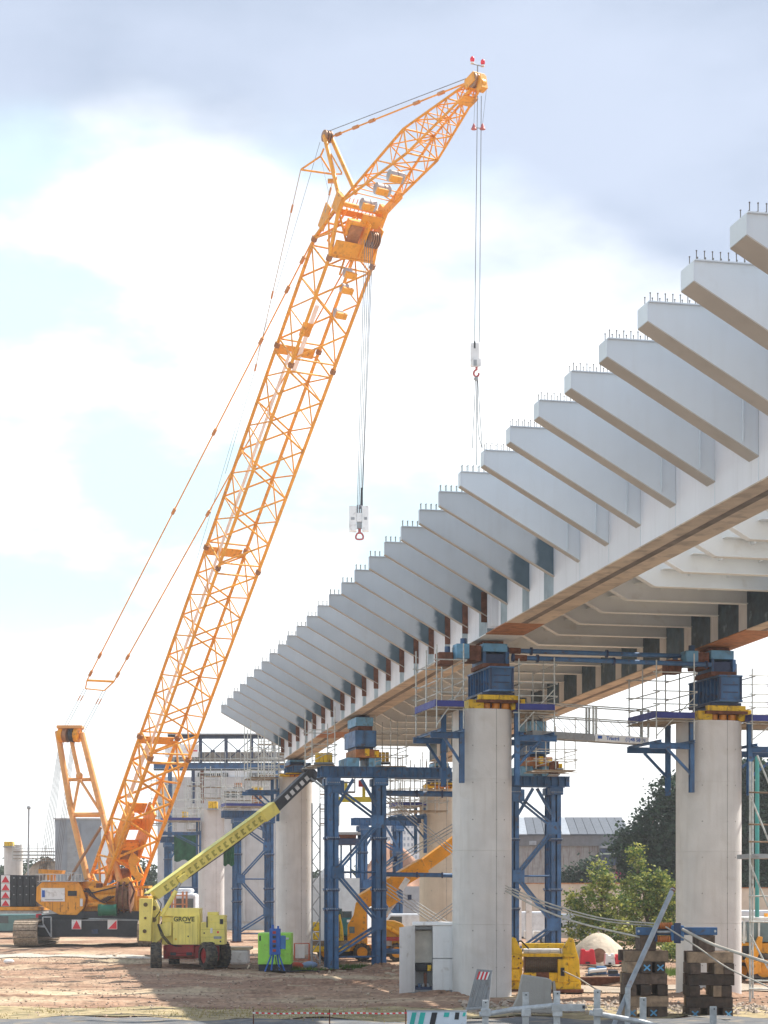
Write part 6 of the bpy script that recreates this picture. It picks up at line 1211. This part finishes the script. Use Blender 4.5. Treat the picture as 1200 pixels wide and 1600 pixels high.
def tree(loc, lobes, nclump, per, leaf, m, lab, name='leafy_tree', cat='tree', seed=1, trunk=.2, droop=0., grp=None):
    """lobes: list of (dx,dy,z,rx,ry,rz)"""
    r = np.random.default_rng(seed); t = thing(name, lab, cat, loc, grp); loc = V(loc)
    cs = []; w_ = np.array([l[3]*l[4]*l[5] for l in lobes])**.7; w_ /= w_.sum()
    for i in range(nclump):
        l = lobes[r.choice(len(lobes), p=w_)]; d = r.normal(size=3); d /= np.linalg.norm(d); rad = r.uniform(.35, 1.08)**.6
        cs.append((l[0]+d[0]*l[3]*rad, l[1]+d[1]*l[4]*rad, l[2]+d[2]*l[5]*rad, rad))
    cs = np.array(cs); P = np.repeat(cs[:, :3], per, 0); cr_ = np.repeat(r.uniform(.5, 1.25, nclump), per)
    sp = r.normal(size=P.shape)*np.array([1, 1, .7])*leaf*2.1*cr_[:, None]; P = P+sp; P[:, 2] -= droop*np.abs(sp[:, 0])
    n = len(P); A = r.normal(size=(n, 3)); A[:, 2] *= .6; A /= np.linalg.norm(A, axis=1)[:, None]; Bv = np.cross(A, r.normal(size=(n, 3))); Bv /= np.linalg.norm(Bv, axis=1)[:, None]
    sz = leaf*r.uniform(.55, 1.3, n)[:, None]; A *= sz; Bv *= sz*.55
    vs = np.stack([P-A, P+Bv, P+A, P-Bv], 1).reshape(-1, 3)
    me = bpy.data.meshes.new('crown'); me.vertices.add(4*n); me.vertices.foreach_set('co', vs.ravel().astype('f')); me.loops.add(4*n); me.loops.foreach_set('vertex_index', np.arange(4*n, dtype='i'))
    me.polygons.add(n); me.polygons.foreach_set('loop_start', np.arange(0, 4*n, 4, dtype='i')); me.polygons.foreach_set('loop_total', np.full(n, 4, dtype='i')); me.update(calc_edges=True)
    tint = np.clip(np.repeat(r.uniform(0, 1, nclump)**1.6, per)+r.normal(0, .18, n), 0, 1); at_ = me.attributes.new('tint', 'FLOAT', 'FACE'); at_.data.foreach_set('value', tint.astype('f'))
    me.materials.append(m); o = bpy.data.objects.new('crown', me); COL.objects.link(o); o.parent = t; OFF[o] = loc
    zt = max(l[2] for l in lobes); b = MB(); b.tube(loc-ZX*.3, loc+ZX*zt*.9, trunk, 9, trunk*.4)
    b.build('trunk', BARK, t); bb_ = MB()
    for l in lobes:
        s0 = loc+ZX*(l[2]*.45); bb_.tube(s0, loc+V((l[0], l[1], l[2])), trunk*.4, 6, trunk*.12)
        for i in range(5):
            d = r.normal(size=3); d /= np.linalg.norm(d); e = loc+V((l[0]+d[0]*l[3]*.8, l[1]+d[1]*l[4]*.8, l[2]+d[2]*l[5]*.8)); bb_.tube(loc+V((l[0], l[1], l[2]-l[5]*.3)), e, trunk*.16, 5, trunk*.05)
    bb_.build('limbs', BARK, t); return t
LGT = leafmat('maple_leaf', (.07, .14, .035), (.42, .43, .10)); DRK = leafmat('dark_pine_leaf', (.018, .042, .028), (.045, .085, .05)); FAR = leafmat('far_leaf', (.045, .07, .045), (.08, .11, .07))
Y = 128
tree((gx(940, Y), Y, 0), [(0, 0, 1.6, 2.2, 2, 1.6), (-.6, 0, 3.3, 1.4, 1.3, 1.4), (-.1, .2, 5.1, .7, .7, 1.3), (-1.9, 0, 3.6, .5, .5, .7), (.5, 0, 5.0, .4, .4, .9), (1.1, 0, 3.0, 1.3, 1.2, 1.3), (-1.3, -.3, 2.6, .8, .8, .8)], 400, 17, .13, LGT, 'light green leafy tree just left, with its narrow top over the sand pile', seed=2, trunk=.13, grp='leafy young trees')
tree((gx(1012, Y+2), Y+2, 0), [(0, 0, 1.8, 2.3, 2, 1.7), (-.5, 0, 3.9, 1.6, 1.4, 1.5), (-.7, .2, 6.0, .6, .6, 1.6), (1.0, 0, 4.1, 1.2, 1.2, 1.2), (1.6, -.3, 3.0, 1.1, .8, 1.2), (.9, 0, 5.1, .6, .5, .7)], 520, 17, .13, LGT, 'taller light green tree with a spiky top left of the right pier', seed=5, trunk=.14, grp='leafy young trees')
tree((gx(1066, 118), 118, 0), [(-.5, 0, .6, 1.0, 1, .6)], 70, 22, .1, LGT, 'low green bush at the left foot of the right pier', name='bush', cat='bush', seed=8, trunk=.04)
Y = 178
tree((gx(1020, Y), Y, 0), [(0, 0, 5, 3.0, 3, 4), (-1.2, 0, 8.2, 2.4, 2.4, 2.6), (.8, 0, 10.5, 2.3, 2.2, 2.6), (1.8, .3, 13.3, 1.5, 1.4, 2.2), (-.8, 0, 5, 2.6, 2.4, 3), (2.6, 0, 7, 1.6, 1.6, 3)], 950, 22, .24, DRK, 'big dark evergreen tree behind the right pier, left part', name='evergreen_tree', seed=11, trunk=.3, grp='dark evergreen trees')
tree((gx(1085, Y+4), Y+4, 0), [(0, 0, 5, 3, 3, 4), (0, 0, 10, 2.6, 2.4, 3.4), (.3, 0, 14.4, 1.8, 1.6, 2.4)], 500, 22, .24, DRK, 'tall dark evergreen tree mostly hidden by the right pier', name='evergreen_tree', seed=12, trunk=.3, grp='dark evergreen trees')
tree((gx(1185, Y), Y, 0), [(0, 0, 5, 3.2, 3, 4.2), (.3, 0, 10, 3, 2.4, 3.6), (-.2, 0, 14, 2.3, 1.6, 2.6)], 1200, 22, .24, DRK, 'dark evergreen tree at the right edge behind the scaffold tower', name='evergreen_tree', seed=13, trunk=.3, grp='dark evergreen trees')
tree((gx(905, 205), 205, 0), [(-.8, 0, 3.8, 1.8, 1.5, 2.6), (1.2, 0, 4.6, 2., 1.5, 3.)], 220, 22, .26, DRK, 'dark round bush against the warehouse wall', name='bush', cat='bush', seed=14, trunk=.15)
random.seed(21)
for i, (px, Y, h) in enumerate(((6, 300, 8.5), (34, 310, 9), (66, 305, 8), (96, 300, 9.5), (180, 300, 8.5), (212, 306, 9), (470, 300, 8), (560, 320, 8.5), (735, 300, 8), (1120, 260, 12), (1160, 250, 12))):
    tree((gx(px, Y), Y, 0), [(0, 0, h*.5, 3.4, 2.5, h*.42), (2.2, .5, h*.62, 2.2, 2, h*.3), (-2., .5, h*.55, 2.2, 2, h*.33)], 110, 16, .42, FAR, ('first', 'second', 'third', 'fourth', 'fifth', 'sixth', 'seventh', 'eighth', 'ninth', 'tenth', 'last')[i]+' hazy green tree from the left along the skyline', name='distant_tree', seed=30+i, trunk=.2, grp='distant trees')
# weeds
def weeds(lab, spots, m):
    r = np.random.default_rng(4); b = MB()
    for (x, y, rx, ry, n, h) in spots:
        for _ in range(n):
            p = V((x+r.normal()*rx, y+r.normal()*ry, -.05)); d = V((r.normal()*.3, r.normal()*.3, 1)).normalized(); s_ = h*r.uniform(.4, 1.2); q = V((r.normal(), r.normal(), 0)).normalized()*.03
            b.add([p-q, p+q, p+d*s_], [(0, 1, 2)])
    o = b.build('weeds', m, kind='stuff'); tag(o, lab, 'weeds')
weeds('green weeds growing by the tower foot, generator and right pier', [(gx(458, 104), 104, .5, .3, 260, .35), (gx(555, 109), 108, .6, .3, 240, .3), (gx(470, 105), 105, 1.2, .3, 160, .2), (gx(1050, 100), 100, .6, 1., 300, .45), (gx(1075, 100), 100, .8, 1, 200, .3), (gx(520, 107), 106.6, 2, .2, 120, .15)], leafmat('weed_green', (.10, .17, .03), (.25, .28, .08)))
weeds('dry straw coloured grass tufts on the verge beside the road', [(gx(x, 70), 69.5, 1.2, 1.6, 240, .09) for x in (20, 110, 200, 290, 380, 470, 560)], leafmat('dry_grass', (.34, .28, .12), (.5, .43, .24)))
